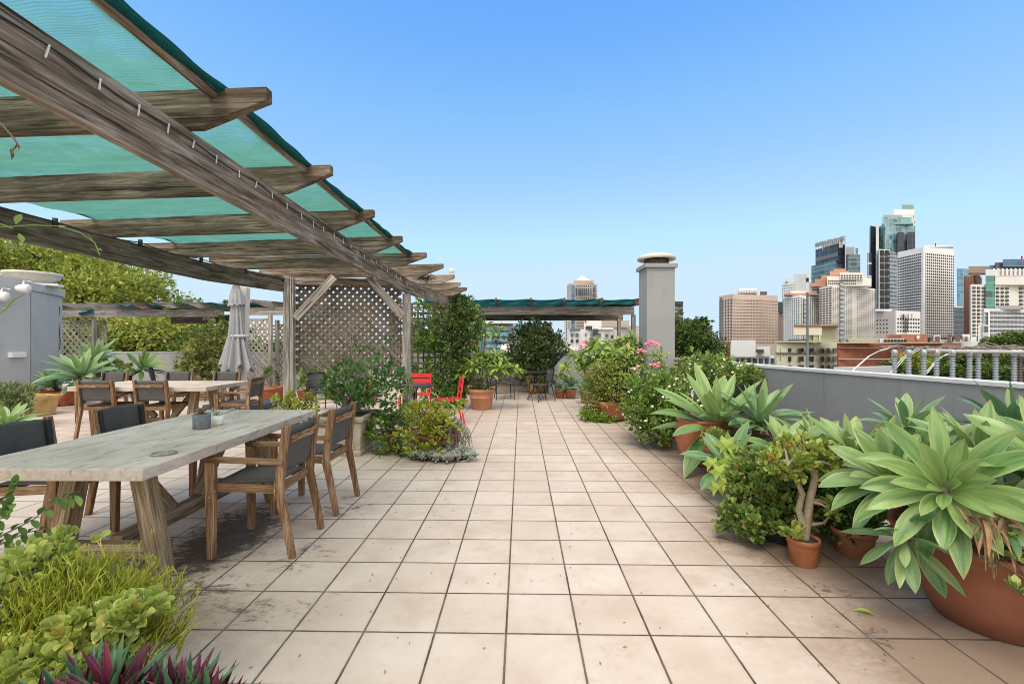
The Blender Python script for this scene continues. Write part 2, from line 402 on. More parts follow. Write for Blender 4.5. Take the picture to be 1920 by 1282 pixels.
M_SOIL = m_plain('soil', (.055,.04,.03), .95, .5, 20, .9, 30)
M_BLACK = m_plain('black_metal', (.022,.024,.028), .45, .2, 5, .0, 60, .4)
M_DARKPOT = m_plain('dark_plastic', (.04,.045,.06), .5, .2, 5)
M_RED = m_plain('red_paint', (.72,.045,.05), .45, .15, 8, .05, 80, .4)
M_WHITE = m_plain('white_plastic', (.78,.78,.75), .5, .06, 5)
M_CREAM = m_plain('cream_glaze', (.60,.57,.50), .6, .12, 5, .05)
M_POLE = m_plain('pole_paint', (.40,.43,.46), .5, .05, 5)
M_STEEL = m_plain('galvanised_steel', (.42,.43,.44), .4, .1, 5, 0, 60, .5, .6)
def m_mesh(name, col, sc):
    t = NT(name); v = t.attr('gco'); sx = t.n('SeparateXYZ', None, _0=v)
    a = t.math('SINE', t.math('MULTIPLY', sx.outputs[0], sc)); b = t.math('SINE', t.math('MULTIPLY', sx.outputs[1], sc))
    h = t.math('MULTIPLY', a, b); n = t.noise(v, 3, 4)
    c = t.ramp(t.math('ADD', t.math('MULTIPLY', h, .25), n), [(.2, tuple(x*.6 for x in col)), (.8, tuple(x*1.5 for x in col))])
    return t.done(t.pbsdf(c, .6, t.bump(h, .2, .002), .3))
M_SLING = m_mesh('sling_mesh', (.082,.080,.080), 900)
M_CANVAS = m_plain('grey_canvas', (.33,.34,.36), .85, .12, 3, .2, 90)
M_BARK = m_plain('grey_bark', (.20,.165,.13), .9, .3, 14, .5, 25)
M_BARKD = m_plain('dark_bark', (.085,.065,.05), .9, .3, 14, .5, 25)
M_TWIG = m_plain('pale_twigs', (.27,.22,.18), .9, .3, 9)
M_DRY = m_plain('dry_leaf', (.27,.175,.095), .85, .35, 12, .3)

# ---------------------------------------------------------------- floor
def m_floor():
    t = NT('terracotta_paving'); p = t.obj(); TS = .3935
    sx = t.n('SeparateXYZ', None, _0=p)
    rag = t.noise(p, 14, 4, .7); ragc = t.math('MULTIPLY', t.math('SUBTRACT', rag, .5), .006)
    def ax(o):
        u = t.math('ADD', t.math('DIVIDE', o, TS), 100.0); fr = t.math('FRACT', u); fl = t.math('FLOOR', u)
        e = t.math('MULTIPLY', t.math('MINIMUM', fr, t.math('SUBTRACT', 1.0, fr)), TS)
        return fl, t.math('ADD', e, ragc)
    fu, eu = ax(sx.outputs[0]); fv, ev = ax(sx.outputs[1])
    # a few wide mortar joints, as laid
    e = t.math('MINIMUM', eu, ev)
    grout = t.ramp(t.math('MULTIPLY', e, 100), [(.46, 1), (.66, 0)])
    wn = t.n('TexWhiteNoise', {'noise_dimensions': '2D'}); t.set(wn, 'Vector', t.n('CombineXYZ', None, _0=fu, _1=fv))
    rv = wn.outputs['Value']
    off = t.n('VectorMath', {'operation': 'MULTIPLY_ADD'}, _0=wn.outputs['Color'], _1=(9,9,9), _2=p).outputs[0]
    n1 = t.noise(off, 2.6, 6, .62); n2 = t.noise(off, 11, 5, .7); n0 = t.noise(p, .55, 4, .6)
    c = t.ramp(n1, [(.32, (.485,.395,.32)), (.5, (.59,.505,.43)), (.70, (.65,.575,.51))])
    c = t.mix(t.math('MULTIPLY', rv, .55), c, (.53,.425,.35))
    c = t.mix(t.ramp(n0, [(.45, 0), (.68, .4)]), c, (.50,.41,.33))
    c = t.mix(t.ramp(n2, [(.56, 0), (.74, .45)]), c, (.42,.33,.25))
    edge = t.ramp(t.math('MULTIPLY', e, 10), [(.05, .35), (.22, 0)]); c = t.mix(t.math('MULTIPLY', edge, n2), c, (.36,.25,.16))
    # grime: patches with places of their own
    def blob(cx, cy, rx, ry, soft=.45):
        a = t.math('DIVIDE', t.math('SUBTRACT', sx.outputs[0], cx), rx); b = t.math('DIVIDE', t.math('SUBTRACT', sx.outputs[1], cy), ry)
        d = t.math('SQRT', t.math('ADD', t.math('MULTIPLY', a, a), t.math('MULTIPLY', b, b)))
        return t.ramp(d, [(1-soft, 1), (1.0, 0)])
    def mx(*a):
        r = a[0]
        for q in a[1:]: r = t.math('MAXIMUM', r, q)
        return r
    gn = t.noise(t.mapv(p, (1, 1.7, 1)), 4.0, 11, .78, .9); gn2 = t.noise(t.mapv(p, (1, 1.6, 1), (3,3,3)), 17, 10, .85, .5)
    z = t.math('ADD', t.math('MULTIPLY', gn, .6), t.math('MULTIPLY', gn2, .4))
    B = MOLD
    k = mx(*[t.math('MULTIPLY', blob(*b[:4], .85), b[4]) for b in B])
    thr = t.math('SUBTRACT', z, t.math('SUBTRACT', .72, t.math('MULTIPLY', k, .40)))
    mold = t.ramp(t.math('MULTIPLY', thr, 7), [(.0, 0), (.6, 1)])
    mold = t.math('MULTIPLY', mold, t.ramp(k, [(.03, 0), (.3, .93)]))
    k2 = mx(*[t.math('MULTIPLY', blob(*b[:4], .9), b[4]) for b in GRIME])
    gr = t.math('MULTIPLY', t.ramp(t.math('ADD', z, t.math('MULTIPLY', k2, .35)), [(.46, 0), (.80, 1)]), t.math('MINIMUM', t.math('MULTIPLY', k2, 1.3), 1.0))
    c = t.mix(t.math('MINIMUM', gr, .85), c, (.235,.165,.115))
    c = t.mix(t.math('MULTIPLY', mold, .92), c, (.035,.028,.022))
    # specks of dirt
    vo = t.n('TexVoronoi', None, Scale=7.5, Randomness=1.0); t.set(vo, 'Vector', t.n('VectorMath', {'operation': 'MULTIPLY_ADD'}, _0=t.noise(p, 20, 2, out='Color'), _1=(.08,.08,0), _2=p).outputs[0])
    vr = t.n('SeparateColor', None, _0=vo.outputs['Color']).outputs[0]
    sp = t.math('MULTIPLY', t.ramp(t.math('MULTIPLY', vo.outputs['Distance'], 5), [(.13, 1), (.32, 0)]), t.ramp(t.math('ADD', vr, t.math('MULTIPLY', n0, .8)), [(1.02, 0), (1.06, .9)]))
    c = t.mix(sp, c, (.10,.065,.04))
    vo2 = t.n('TexVoronoi', None, Scale=34.0, Randomness=1.0, Vector=p)
    vr2 = t.n('SeparateColor', None, _0=vo2.outputs['Color']).outputs[0]
    sp2 = t.math('MULTIPLY', t.ramp(vo2.outputs['Distance'], [(.10, .75), (.24, 0)]), t.ramp(t.math('ADD', vr2, t.math('MULTIPLY', n0, .5)), [(1.08, 0), (1.12, 1)]))
    c = t.mix(sp2, c, (.14,.09,.055))
    gc = t.ramp(t.noise(p, 3, 4), [(.4, (.075,.055,.04)), (.62, (.16,.13,.105))])
    c = t.mix(grout, c, gc)
    h = t.math('SUBTRACT', t.math('MULTIPLY', n2, .12), t.math('MULTIPLY', grout, 1.0))
    rough = t.math('SUBTRACT', .72, t.math('MULTIPLY', n1, .28))
    return t.done(t.pbsdf(c, rough, t.bump(h, .6, .006), .28))
FX, FY = XD(949, 2.491), 2.491
def fl(x, y):    # world -> floor object coordinates
    a, b = x-FX, y-FY
    return a*math.cos(YAW)-b*math.sin(YAW), a*math.sin(YAW)+b*math.cos(YAW)
def bl(x, y, rx, ry, s): return (*fl(x, y), rx, ry, s)
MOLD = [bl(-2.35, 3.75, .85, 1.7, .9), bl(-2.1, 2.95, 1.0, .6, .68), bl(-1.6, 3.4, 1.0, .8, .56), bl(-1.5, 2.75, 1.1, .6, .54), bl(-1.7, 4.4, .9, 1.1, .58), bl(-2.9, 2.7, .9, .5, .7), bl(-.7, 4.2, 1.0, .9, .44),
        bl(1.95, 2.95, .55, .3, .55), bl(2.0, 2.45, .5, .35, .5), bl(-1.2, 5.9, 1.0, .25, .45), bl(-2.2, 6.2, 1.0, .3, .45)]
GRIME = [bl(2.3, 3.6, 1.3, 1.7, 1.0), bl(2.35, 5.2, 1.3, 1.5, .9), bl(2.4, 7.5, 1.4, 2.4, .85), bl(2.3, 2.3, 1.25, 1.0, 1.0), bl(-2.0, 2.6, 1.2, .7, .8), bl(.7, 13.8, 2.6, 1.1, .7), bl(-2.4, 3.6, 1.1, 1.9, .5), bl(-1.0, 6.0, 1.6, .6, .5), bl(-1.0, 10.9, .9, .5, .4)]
fb = MB(); fb.add([(-18,-4,0),(6,-4,0),(6,19,0),(-18,19,0)], [(0,1,2,3)])
flo = fb.build('floor', m_floor(), kind='structure'); flo.location = (FX, FY, 0); flo.rotation_euler = (0, 0, -YAW)

gb = MB(); gb.add([(-2500,-800,-24),(2500,-800,-24),(2500,3000,-24),(-2500,3000,-24)], [(0,1,2,3)])
gb.build('ground', m_plain('city_ground', (.10,.11,.08), .9, .4, .02, geo=True), kind='structure')
bb = MB(); bb.box((-6, 7.2, -12.02), (24.6, 23.6, 24))
bb.build('building_roof', M_LGREY, kind='structure')

# ---------------------------------------------------------------- walls
def wall(name, label, pts, zt, th, mat, cat='parapet', cope=True, z0=0.0, cw=.03):
    root = thing(name, label, cat, (pts[0][0], pts[0][1], z0))
    m = MB(); c = MB()
    for (x0, y0), (x1, y1) in zip(pts, pts[1:]):
        d = Vector((x1-x0, y1-y0, 0)).normalized(); n = Vector((-d.y, d.x, 0))*th/2
        # offset to the far side from the viewer
        if n.dot(Vector(((x0+x1)/2, (y0+y1)/2, 0))) < 0: n = -n
        ex = d*.0
        m.beam(Vector((x0, y0, (z0+zt)/2))+n-ex, Vector((x1, y1, (z0+zt)/2))+n+ex, th, zt-z0)
        if cope: c.beam(Vector((x0, y0, zt+.017))+n, Vector((x1, y1, zt+.017))+n, th+cw, .034)
    m.build('wall_body', mat, root)
    if cope: c.build('coping', M_COPE, root)
    return root
wall('parapet_wall', 'long grey rendered parapet along the right edge of the terrace behind the agaves', [(5.3,-1.5),(4.14,3.66),(3.64,6.62),(3.72,9.3)], 1.225, .2, M_GREY)
wall('parapet_wall', 'short dark grey parapet piece joining the chimney to the right wall', [(3.26,9.62),(3.70,9.42)], 1.225, .2, M_GREY)
wall('parapet_wall', 'grey parapet behind the bistro table at the far end of the terrace', [(-3.2,15.0),(4.6,14.9)], 1.24, .2, M_GREY)
wall('parapet_wall', 'pale grey parapet below the plane trees on the far left', [(-15.6,17.4),(-9.3,17.0),(-3.4,15.6)], 1.19, .2, M_LGREY)
jw = MB(); jw.box(tuple(W(364, 680, 16.85)[:2])+(.6,), (.10, .05, 1.2)); tag(jw.build('downpipe', M_GREY), 'dark narrow pipe strip on the pale far left parapet', 'pipe')
# tile skirting at the far wall
sk = MB(); sk.beam((-3.1,14.93,.075),(4.0,14.83,.075), .03, .15)
tag(sk.build('skirting', m_plain('skirting_tile', (.50,.42,.34), .7, .15, 3)), 'cream tile skirting along the foot of the far parapet', 'skirting')
# swept wall behind frangipani
sw = MB(); x0, x1 = XD(1030, 13.4), XD(1212, 13.4)
poly = [(0,0)]+[(1.05-1.05*math.cos(a), .15+1.22*math.sin(a)) for a in np.linspace(0, PI/2, 14)]+[(x1-x0, 1.37),(x1-x0, 0)]
sw.prism(poly, (x0, 13.6, 0), (1,0,0), (0,0,1), (0,1,0), .3)
tag(sw.build('curved_wall', M_GREY), 'low grey wall with a rounded shoulder behind the far agave', 'wall')

# ---------------------------------------------------------------- chimney
def chimney():
    d = 9.5; xl, xr = XD(1213, d), XD(1265.5, d); w = xr-xl; dp = .6
    cx, cy = (xl+xr)/2, d+dp/2
    r = thing('chimney', 'tall square grey chimney stack with a round cream cowl', 'chimney', (cx, cy, 0))
    m = MB(); m.box((cx, cy, 1.58), (w, dp, 3.16)); m.build('stack', M_CHIM, r, .006)
    m = MB(); m.box((cx, cy, 3.20), (w+.1, dp+.1, .085)); m.build('cap_slab', M_CHIM, r, .006)
    v = MB(); v.lathe([(.24,3.24),(.24,3.39)], (cx, cy, 0), 32)
    for k in range(30): a = 2*PI*k/30; v.box((cx+.25*math.cos(a), cy+.25*math.sin(a), 3.295), (.012,.012,.14))
    v.build('louvre', m_plain('vent_brass', (.12,.10,.075), .6), r)
    c = MB(); c.lathe([(.245,3.385),(.385,3.36),(.405,3.38),(.40,3.42),(.36,3.455),(.25,3.485),(.1,3.495),(.0001,3.497)], (cx, cy, 0), 48)
    c.build('cowl', M_CREAM, r)
chimney()

# ---------------------------------------------------------------- stair house on the left
def stairhouse():
    A = (-12.9, 8.2); B = (XD(57, 11.7), 11.7); C = (XD(117, 13.4), 13.4); zt = 3.1
    r = thing('stair_house', 'pale grey rendered stair house with a projecting cap at the left edge', 'building', (B[0], B[1], 0))
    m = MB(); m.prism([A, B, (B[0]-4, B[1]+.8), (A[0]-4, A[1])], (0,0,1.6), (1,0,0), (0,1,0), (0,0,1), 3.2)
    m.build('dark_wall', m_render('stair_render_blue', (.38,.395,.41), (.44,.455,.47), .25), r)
    m = MB(); B2 = (B[0]+.003, B[1]+.02)
    m.prism([B2, C, (C[0]-3.4, C[1]+1), (B2[0]-3.6, B2[1]+.75)], (0,0,1.46), (1,0,0), (0,1,0), (0,0,1), 2.92)
    m.build('pale_wall', M_LGREY, r)
    m = MB(); m.prism([(B2[0]+.03,B2[1]-.01), (C[0]+.05, C[1]+.04), (C[0]-3.4, C[1]+1), (B2[0]-3.5, B2[1]+.85)], (0,0,3.03), (1,0,0), (0,1,0), (0,0,1), .20)
    m.build('roof_cap', M_LGREY, r)
    # bowls on the roof
    def bowl(px, d, R, label):
        p = W(px, 0, d); q = thing('roof_bowl', label, 'bowl', (p.x, p.y, 3.2), group='bowls on the stair house')
        m = MB(); m.lathe([(R*.62,3.203),(R*.66,3.26),(R*.93,3.36),(R*.95,3.42),(R*1.0,3.43),(R*1.0,3.50),(R*.9,3.50),(R*.86,3.40),(.001,3.38)], (p.x, p.y, 0), 48, flutes=None)
        m.build('bowl_body', M_CREAM, q)
        s = MB(); s.lathe([(R*.87,3.44),(.001,3.45)], (p.x,p.y,0), 24); s.build('soil', M_SOIL, q)
        l = MB(); crown(l, [((p.x,p.y,3.5),(R*.5,R*.5,.06),60)], T_OVAL, .06, 8); l.build('seedlings', M_LRED, q)
    bowl(62, 12.5, .60, 'cream round bowl standing on the stair house roof corner')
    bowl(2, 12.9, .60, 'cream bowl behind the corner bowl on the stair house roof')
    s = MB(); q = W(82, 0, 12.5); s.box((q.x, q.y, 3.17), (.7, .5, .06), rotm([(.85,.5,0),(-.5,.85,0),(0,0,1)])); s.build('white_slab', M_WHITE, r)
    # floodlights
    def lamp(px, py, d, label):
        p = W(px, py, d); q = thing('floodlight', label, 'lamp', p, group='floodlights on the stair house')
        m = MB(); m.lathe([(.001,-.17),(.06,-.15),(.10,-.07),(.115,.04),(.11,.1),(.001,.11)], p, 24, R=rotm([(0,0,-1),(0,1,0),(1,0,0)])@rotm([(1,0,0),(0,.9,-.4),(0,.4,.9)])); m.build('lamp_head', M_WHITE, q)
        m = MB(); m.tube([p+Vector((-.05,.02,.09)), p+Vector((-.05,.05,.2))], .02); m.tube([p+Vector((-.05,.05,.2)), p+Vector((-.1,.25,.2))], .02); m.build('arm', M_WHITE, q)
    lamp(45, 541, 11.3, 'white floodlight under the roof edge of the stair house')
    lamp(4, 556, 10.9, 'white floodlight cut by the left edge of the photo')
    p = W(33, 665, 11.4); m = MB(); m.box(p+Vector((-.02,0,0)), (.14,.34,.13)); o = m.build('socket_box', M_WHITE, None, .01)
    tag(o, 'small white socket box fixed on the stair house wall', 'socket')
    m = MB(); pts = [W(112, 575, 13.22), W(110, 600, 13.2), W(113, 640, 13.2), W(112, 655, 13.2)]; m.tube(pts, .01, 5)
    tag(m.build('wall_cable', M_BLACK), 'thin dark cable hanging down the pale stair house wall', 'cable')
# ---------------------------------------------------------------- main pergola
ZB, ZT, ZR = 2.435, 2.68, 2.87
def m_cloth(name, col, alpha, sc=90):
    t = NT(name); g = t.attr('gco'); sx = t.n('SeparateXYZ', None, _0=g)
    ln = t.math('SINE', t.math('MULTIPLY', t.math('ADD', sx.outputs[1], t.math('MULTIPLY', t.noise(g, 1.2, 3), .06)), sc*4.5))
    n = t.noise(t.mapv(g, (1, 3, 1)), 2.5, 5, .7)
    c = t.mix(t.ramp(n, [(.3, 0), (.75, .5)]), col, tuple(min(1, x*1.7+.02) for x in col))
    nm = t.bump(t.math('ADD', t.math('MULTIPLY', ln, .15), n), .3, .01)
    a = t.pbsdf(c, .6, nm, .2); tr = t.n('BsdfTranslucent', None, Color=c, Normal=nm)
    s = t.n('MixShader', None, _0=.6, _1=a, _2=tr).outputs[0]
    fc = t.ramp(t.n('LayerWeight', None, Blend=.5).outputs['Facing'], [(0, .68), (.45, .64), (.56, .54), (.66, .30), (.75, .08), (1, .01)])   # an open weave closes up when seen edge-on
    hole = t.math('MULTIPLY', t.math('MULTIPLY', fc, alpha), t.math('ADD', 1.0, t.math('MULTIPLY', ln, .3)))
    tp = t.n('BsdfTransparent', None, Color=(.93,1,.98,1))
    return t.done(t.n('MixShader', None, _0=hole, _1=s, _2=tp).outputs[0])
M_CLOTH = m_cloth('shade_cloth', (.13,.34,.30), 1.05)
M_CLOTHF = m_cloth('shade_cloth_folded', (.012,.16,.15), .03)
M_CLOTHB = m_cloth('shade_cloth_blue', (.02,.20,.24), .05)
def raftprism(m, pr, pl, zt, h=.19, th=.05, tip=.36, cut=.065, tipl=.36):
    pr = Vector((pr[0], pr[1], 0)); pl = Vector((pl[0], pl[1], 0)); L = (pl-pr).length; ex = (pl-pr)/L
    poly = [(0,0),(L,0),(L,-cut),(L-tipl,-h),(tip,-h),(0,-cut)]
    ey = Vector((-ex.y, ex.x, 0))
    m.prism(poly, (pr.x, pr.y, zt), ex, (0,0,1), ey, th)
def main_pergola():
    r = thing('pergola', 'large weathered timber pergola with green shade cloth over the dining tables', 'pergola', (-1.82, 7.8, 0))
    m = MB(); m.beam((-1.60,-.3,(ZB+ZT)/2), (-1.82,7.86,(ZB+ZT)/2), .05, ZT-ZB); m.build('beam', M_WEATH, r, .004)
    m = MB(); m.beam((-1.815,7.865,(ZB+ZT)/2), (-1.50,10.75,(ZB+ZT)/2), .05, ZT-ZB); m.build('beam', M_WEATH, r, .004)
    m = MB(); m.beam((-4.02,.5,(ZB+ZT)/2), (-4.17,6.2,(ZB+ZT)/2), .05, ZT-ZB); m.build('beam', M_RAFT, r, .004)
    m = MB(); m.beam((-4.168,6.205,(ZB+ZT)/2), (-3.815,7.56,(ZB+ZT)/2), .05, ZT-ZB); m.build('beam', M_RAFT, r, .004)
    m = MB(); m.beam((-3.76,7.62,ZT-.06), (-1.86,7.84,ZT-.06), .05, .12); m.build('beam', M_WEATH, r, .004)
    # posts
    for (px, d, zt) in ((543, 7.58, ZT+.02), (762, 7.86, ZB)):
        x = XD(px, d); m = MB()
        if px < 600:
            m.beam((x-.045, d, .003), (x-.045, d, zt), .10, .07, up=(0,1,0)); m.beam((x+.045, d+.012, .003), (x+.045, d+.012, zt-.02), .06, .09, up=(0,1,0))
        else: m.beam((x, d+.02, .003), (x, d+.02, zt), .125, .10, up=(0,1,0))
        m.build('post', M_POST, r, .004)
    # braces
    for a, b in ((W(554, 597, 7.5), W(627, 519, 7.58)), (W(690, 520, 7.70), W(756, 594, 7.70))):
        m = MB(); m.beam(a, b, .05, .13, up=(0,1,0) if False else (1,0,1) if a.x > -2.8 else (-1,0,1)); m.build('brace', M_POST, r, .003)
    # rafters
    RF = [((-1.22,2.28),(-4.55,2.50)),((-1.30,3.27),(-4.60,3.57)),((-1.33,4.37),(-4.71,4.75)),((-1.32,5.45),(-4.75,5.87)),((-1.22,6.46),(-4.53,6.80)),
          ((-1.12,7.39),(-4.37,7.86)),((-1.09,8.6),(-4.2,8.75)),((-1.095,9.7),(-4.1,9.5)),((-1.05,10.6),(-4.0,10.2)),((-1.2,1.22),(-4.4,1.35)),((-1.2,.2),(-4.4,.3))]
    for i, (a, b) in enumerate(RF):
        if i in (6, 7, 8): b = (a[0]+(b[0]-a[0])*.55, a[1]+(b[1]-a[1])*.55)
        m = MB(); raftprism(m, a, b, ZR, tip=.36+rng.uniform(-.03,.05)); m.build('rafter', M_RAFT if i < 6 else M_WEATH, r, .003)
    # shade cloth, sagging between rafters
    ys = [.15,1.22,2.3,3.3,4.42,5.52,6.55]
    def sag(y):
        for a, b in zip(ys, ys[1:]):
            if a <= y <= b: t = (y-a)/(b-a); return -.05*4*t*(1-t)
        return 0
    def fn(u, v):
        y = .15+6.42*v; x = -1.50-2.80*u
        return (x, y+.10*u, ZR+.010+sag(y)+.004*math.sin(y*23+x*4)*math.sin(x*9)+.003*math.sin(x*31+y*7))
    m = MB(); m.sheet(fn, 46, 150, .003, (2.8, 6.4)); m.build('shade_cloth', M_CLOTH, r)
    m = MB()
    for a, b in zip(ys, ys[1:]): m.beam((-1.475-.01*rng.random(),a+.03,ZR-.030),(-1.50+.01*rng.random(),b-.03,ZR-.030), .045, .035)
    m.build('batten', M_WEATH, r, .002)
    def hem(u, v):
        y = .15+6.45*v; a = 2*PI*u; rr = .024+.006*math.sin(y*5)+.004*math.sin(y*17)
        return (-1.463+rr*math.cos(a)+.008*math.sin(y*3), y, ZR+.004+sag(y)*.35+rr*.95*math.sin(a))
    m = MB(); m.sheet(hem, 12, 110, .004, (.2, 6.4)); m.build('cloth_hem', M_CLOTHF, r)
    def heml(u, v):
        y = .15+6.45*v; a = 2*PI*u; rr = .018+.005*math.sin(y*6)
        return (-4.31+rr*math.cos(a), y+.1, ZR+.02+sag(y)*.4+rr*.8*math.sin(a))
    m = MB(); m.sheet(heml, 10, 90, .004, (.2, 6.4)); m.build('cloth_hem', M_CLOTHF, r)
    return r
PERG = main_pergola()

def lattice(m, o, ex, ez, w, h, step, sw=.042, th=.011, diag=True, n=None, off=0):
    """slats clipped to a w x h rectangle, two layers"""
    o = Vector(o); ex = Vector(ex).normalized(); ez = Vector(ez); n = ex.cross(ez).normalized()
    def seg(p, d):   # clip line p + t d to rect
        t0, t1 = -1e9, 1e9
        for k, lim in ((0, w), (1, h)):
            if abs(d[k]) < 1e-9:
                if not 0 <= p[k] <= lim: return None
                continue
            a, b = (0-p[k])/d[k], (lim-p[k])/d[k]; t0 = max(t0, min(a, b)); t1 = min(t1, max(a, b))
        return (t0, t1) if t1-t0 > .03 else None
    for layer, dr in enumerate(((1, 1), (1, -1)) if diag else ((1, 0), (0, 1))):
        dr = np.array(dr, float)/np.linalg.norm(dr); pr = np.array((-dr[1], dr[0]))
        c = np.array((w/2, h/2)); K = int((w+h)/step)+2
        for k in range(-K, K+1):
            p = c+pr*(k*step+off+rng.uniform(-.003,.003)); s = seg(p, dr)
            if s is None: continue
            a = p+dr*s[0]; b = p+dr*s[1]
            q = n*(th*.55)*(1 if layer else -1)
            jt = rng.uniform(-.0015, .0015)
            m.beam(o+ex*a[0]+ez*a[1]+q+n*jt, o+ex*b[0]+ez*b[1]+q+n*jt, sw, th, up=n)
def lat_panel(name, label, a, b, z0, z1, step, frame=.05, diag=True, mat=None, sw=.042, posts=(), parent=None):
    mat = mat or M_LATT
    a = Vector((a[0], a[1], 0)); b = Vector((b[0], b[1], 0)); w = (b-a).length; ex = (b-a)/w
    r = parent or thing(name, label, 'lattice', (a.x, a.y, 0))
    m = MB(); lattice(m, a+Vector((0,0,z0)), ex, (0,0,1), w, z1-z0, step, sw, diag=diag); m.build('lattice_panel', mat, r)
    if frame:
        m = MB(); n = Vector((-ex.y, ex.x, 0))
        for z in (z0, z1): m.beam(a+Vector((0,0,z)), b+Vector((0,0,z)), .03, frame)
        for p in (a, b): m.beam(p+Vector((0,0,z0+frame/2+.002)), p+Vector((0,0,z1-frame/2-.002)), .032, frame, up=ex)
        m.build('frame', mat, r)
    for p in posts:
        m = MB(); m.beam((p[0], p[1], .002), (p[0], p[1], p[2]), .10, .10, up=(0,1,0)); m.build('post', M_POST, r, .004)
    return r
a = W(554, 0, 7.70); b = W(752, 0, 7.93)
lat_panel('trellis', 'big diagonal lattice screen between the two pergola posts behind the dining table', (a.x, a.y), (b.x, b.y), 1.12, 2.62, .092, frame=0, sw=.058)
# square lattice behind, with climber
a = W(772, 0, 11.2); b = W(852, 0, 11.6)
lat_panel('trellis', 'dark square lattice screen overgrown by the climber right of the pergola post', (a.x-.5, a.y), (b.x, b.y), .7, 2.55, .14, diag=False, sw=.045, mat=M_RAFT, posts=((b.x+.03, b.y, 2.6),))

# ---------------------------------------------------------------- lights on the pergola
def string_lights():
    r = thing('string_lights', 'festoon cable with clear glass bulbs along the back beam of the pergola', 'string lights', (-3.95, 3.6, 2.6))
    t = NT('clear_bulb'); g = t.n('BsdfPrincipled', None, Roughness=.05, Alpha=.75); t.set(g, 'Base Color', (.62,.64,.66)); t.set(g, 'Specular IOR Level', .9); MG = t.done(g.outputs[0])
    pos = []
    for px, py in ((97,420),(258,458),(373,488),(457,508),(526,524)):
        # on the beam's near face
        best = min(np.linspace(2, 7.5, 400), key=lambda y: abs(XD(px, y)-(-3.965-.0263*(y-.5) if y < 6.2 else -4.12+.17*(y-6.2))))
        z = H-(py-HY)/F*best; pos.append(Vector((XD(px, best)+.03, best, z)))
    pos.append(W(613, 530, 7.6))
    c = MB(); pts = [Vector((-3.93, 1.6, pos[0].z+.03))]
    for a, b in zip([pts[0]]+pos[:-1], pos):
        for k in range(1, 7): t_ = k/6; q = a.lerp(b, t_); q.z += -.03*math.sin(PI*t_)+(.02 if k == 6 else .02); pts.append(q)
    c.tube(pts, .006, 6); c.build('cable', M_BLACK, r)
    for p in pos:
        s = MB(); s.lathe([(.019,.05),(.022,.0),(.018,-.03)], p, 16); so = s.build('socket', M_BLACK, r)
        b = MB(); b.lathe([(.013,-.032),(.02,-.05),(.033,-.085),(.036,-.11),(.028,-.138),(.001,-.15)], p, 20); b.build('bulb', MG, so)
string_lights()
def clip_cable():
    r = thing('clipped_cable', 'thin dark cable held by white clips on the inner face of the long front beam', 'cable', (-1.65, 2, 2.64))
    c = MB(); X = lambda y: -1.60-.027*(y+.3)+.032
    ys = np.linspace(1.2, 7.6, 120); c.tube([(X(y), y, 2.625+.008*math.sin(y*9)-(.0 if y < 3 else .02*math.sin((y-3)*2.2)**2)) for y in ys], .004, 5); c.build('cable', M_BLACK, r)
    y = 1.58
    while y < 7.2:
        m = MB(); z = 2.625-(.0 if y < 3 else .02*math.sin((y-3)*2.2)**2); l = .03+rng.random()*.012; tl = rng.uniform(-.4,.4)
        m.beam((X(y)+.003, y-tl*.01, z+.012), (X(y)+.003, y+tl*.03, z-l), .006, .004, up=(1,0,0)); m.build('clip', M_WHITE, r); y += .13+rng.random()*.05+(.02*y)
clip_cable()
def cable_tangle():
    m = MB(); c = W(795, 520, 8.3)
    for k in range(9):
        pts = [c+Vector((rng.gauss(0,.12), rng.gauss(0,.25), rng.gauss(0,.05))) for _ in range(7)]; m.tube(pts, .005, 4)
    tag(m.build('cable_tangle', M_BLACK), 'tangled black cable bunched on the rafters above the climber', 'cable')
cable_tangle()

# ---------------------------------------------------------------- far pergolas
def far_pergola():
    r = thing('pergola', 'far timber pergola with dark blue green cloth beside the chimney', 'pergola', (3.4, 13.9, 0))
    x0, x1 = XD(800, 13.9), XD(1189, 13.9)
    m = MB(); m.beam((x0,13.9,ZB+.12),(x1,13.9,ZB+.12), .05, .245); m.build('beam', M_POST, r, .004)
    m = MB(); m.beam((x0,16.3,ZB+.10),(XD(1168,16.3),16.3,ZB+.10), .05, .34); m.build('beam', M_RAFT, r, .004)
    for px, d in ((1187.5, 14.0), (1160.5, 16.2)):
        x = XD(px, d); m = MB(); m.beam((x, d, .003), (x, d, ZB), .12, .12, up=(0,1,0)); m.build('post', M_POST, r, .004)
    for px in (860, 930, 995, 1057, 1118, 1182):
        dx = 0 if px < 1060 else (px-1060)*.004
        xa = XD(px, 13.6); m = MB(); raftprism(m, (xa+dx*.6, 13.35), (xa-dx*1.5+.0, 16.7), ZT+.22, .21, .055, .25, .09, .3); m.build('rafter', M_RAFT, r, .003)
    def fn(u, v):
        x = x0+(x1-.05-x0)*u; y = 13.5+3.0*v; k = (u*6.2) % 1
        return (x, y, ZT+.20-.05*math.sin(PI*k)*(1-.3*v)+(.12*max(0,u-.9)*8*0)+.01*math.sin(x*14))
    m = MB(); m.sheet(fn, 120, 8, .004, (5, 3)); m.build('shade_cloth', M_CLOTHB, r)
    def fr(u, v):
        x = x0+(x1-.12-x0)*u; k = (u*6.2) % 1; top = ZT+.20-.03*math.sin(PI*k)
        return (x, 13.52+.02*math.sin(x*11+v*4)+.015*math.sin(v*30), top-.17*v*(1-.25*math.sin(PI*k)))
    m = MB(); m.sheet(fr, 110, 8, .004, (5, .3)); m.build('cloth_valance', M_CLOTHB, r)
far_pergola()
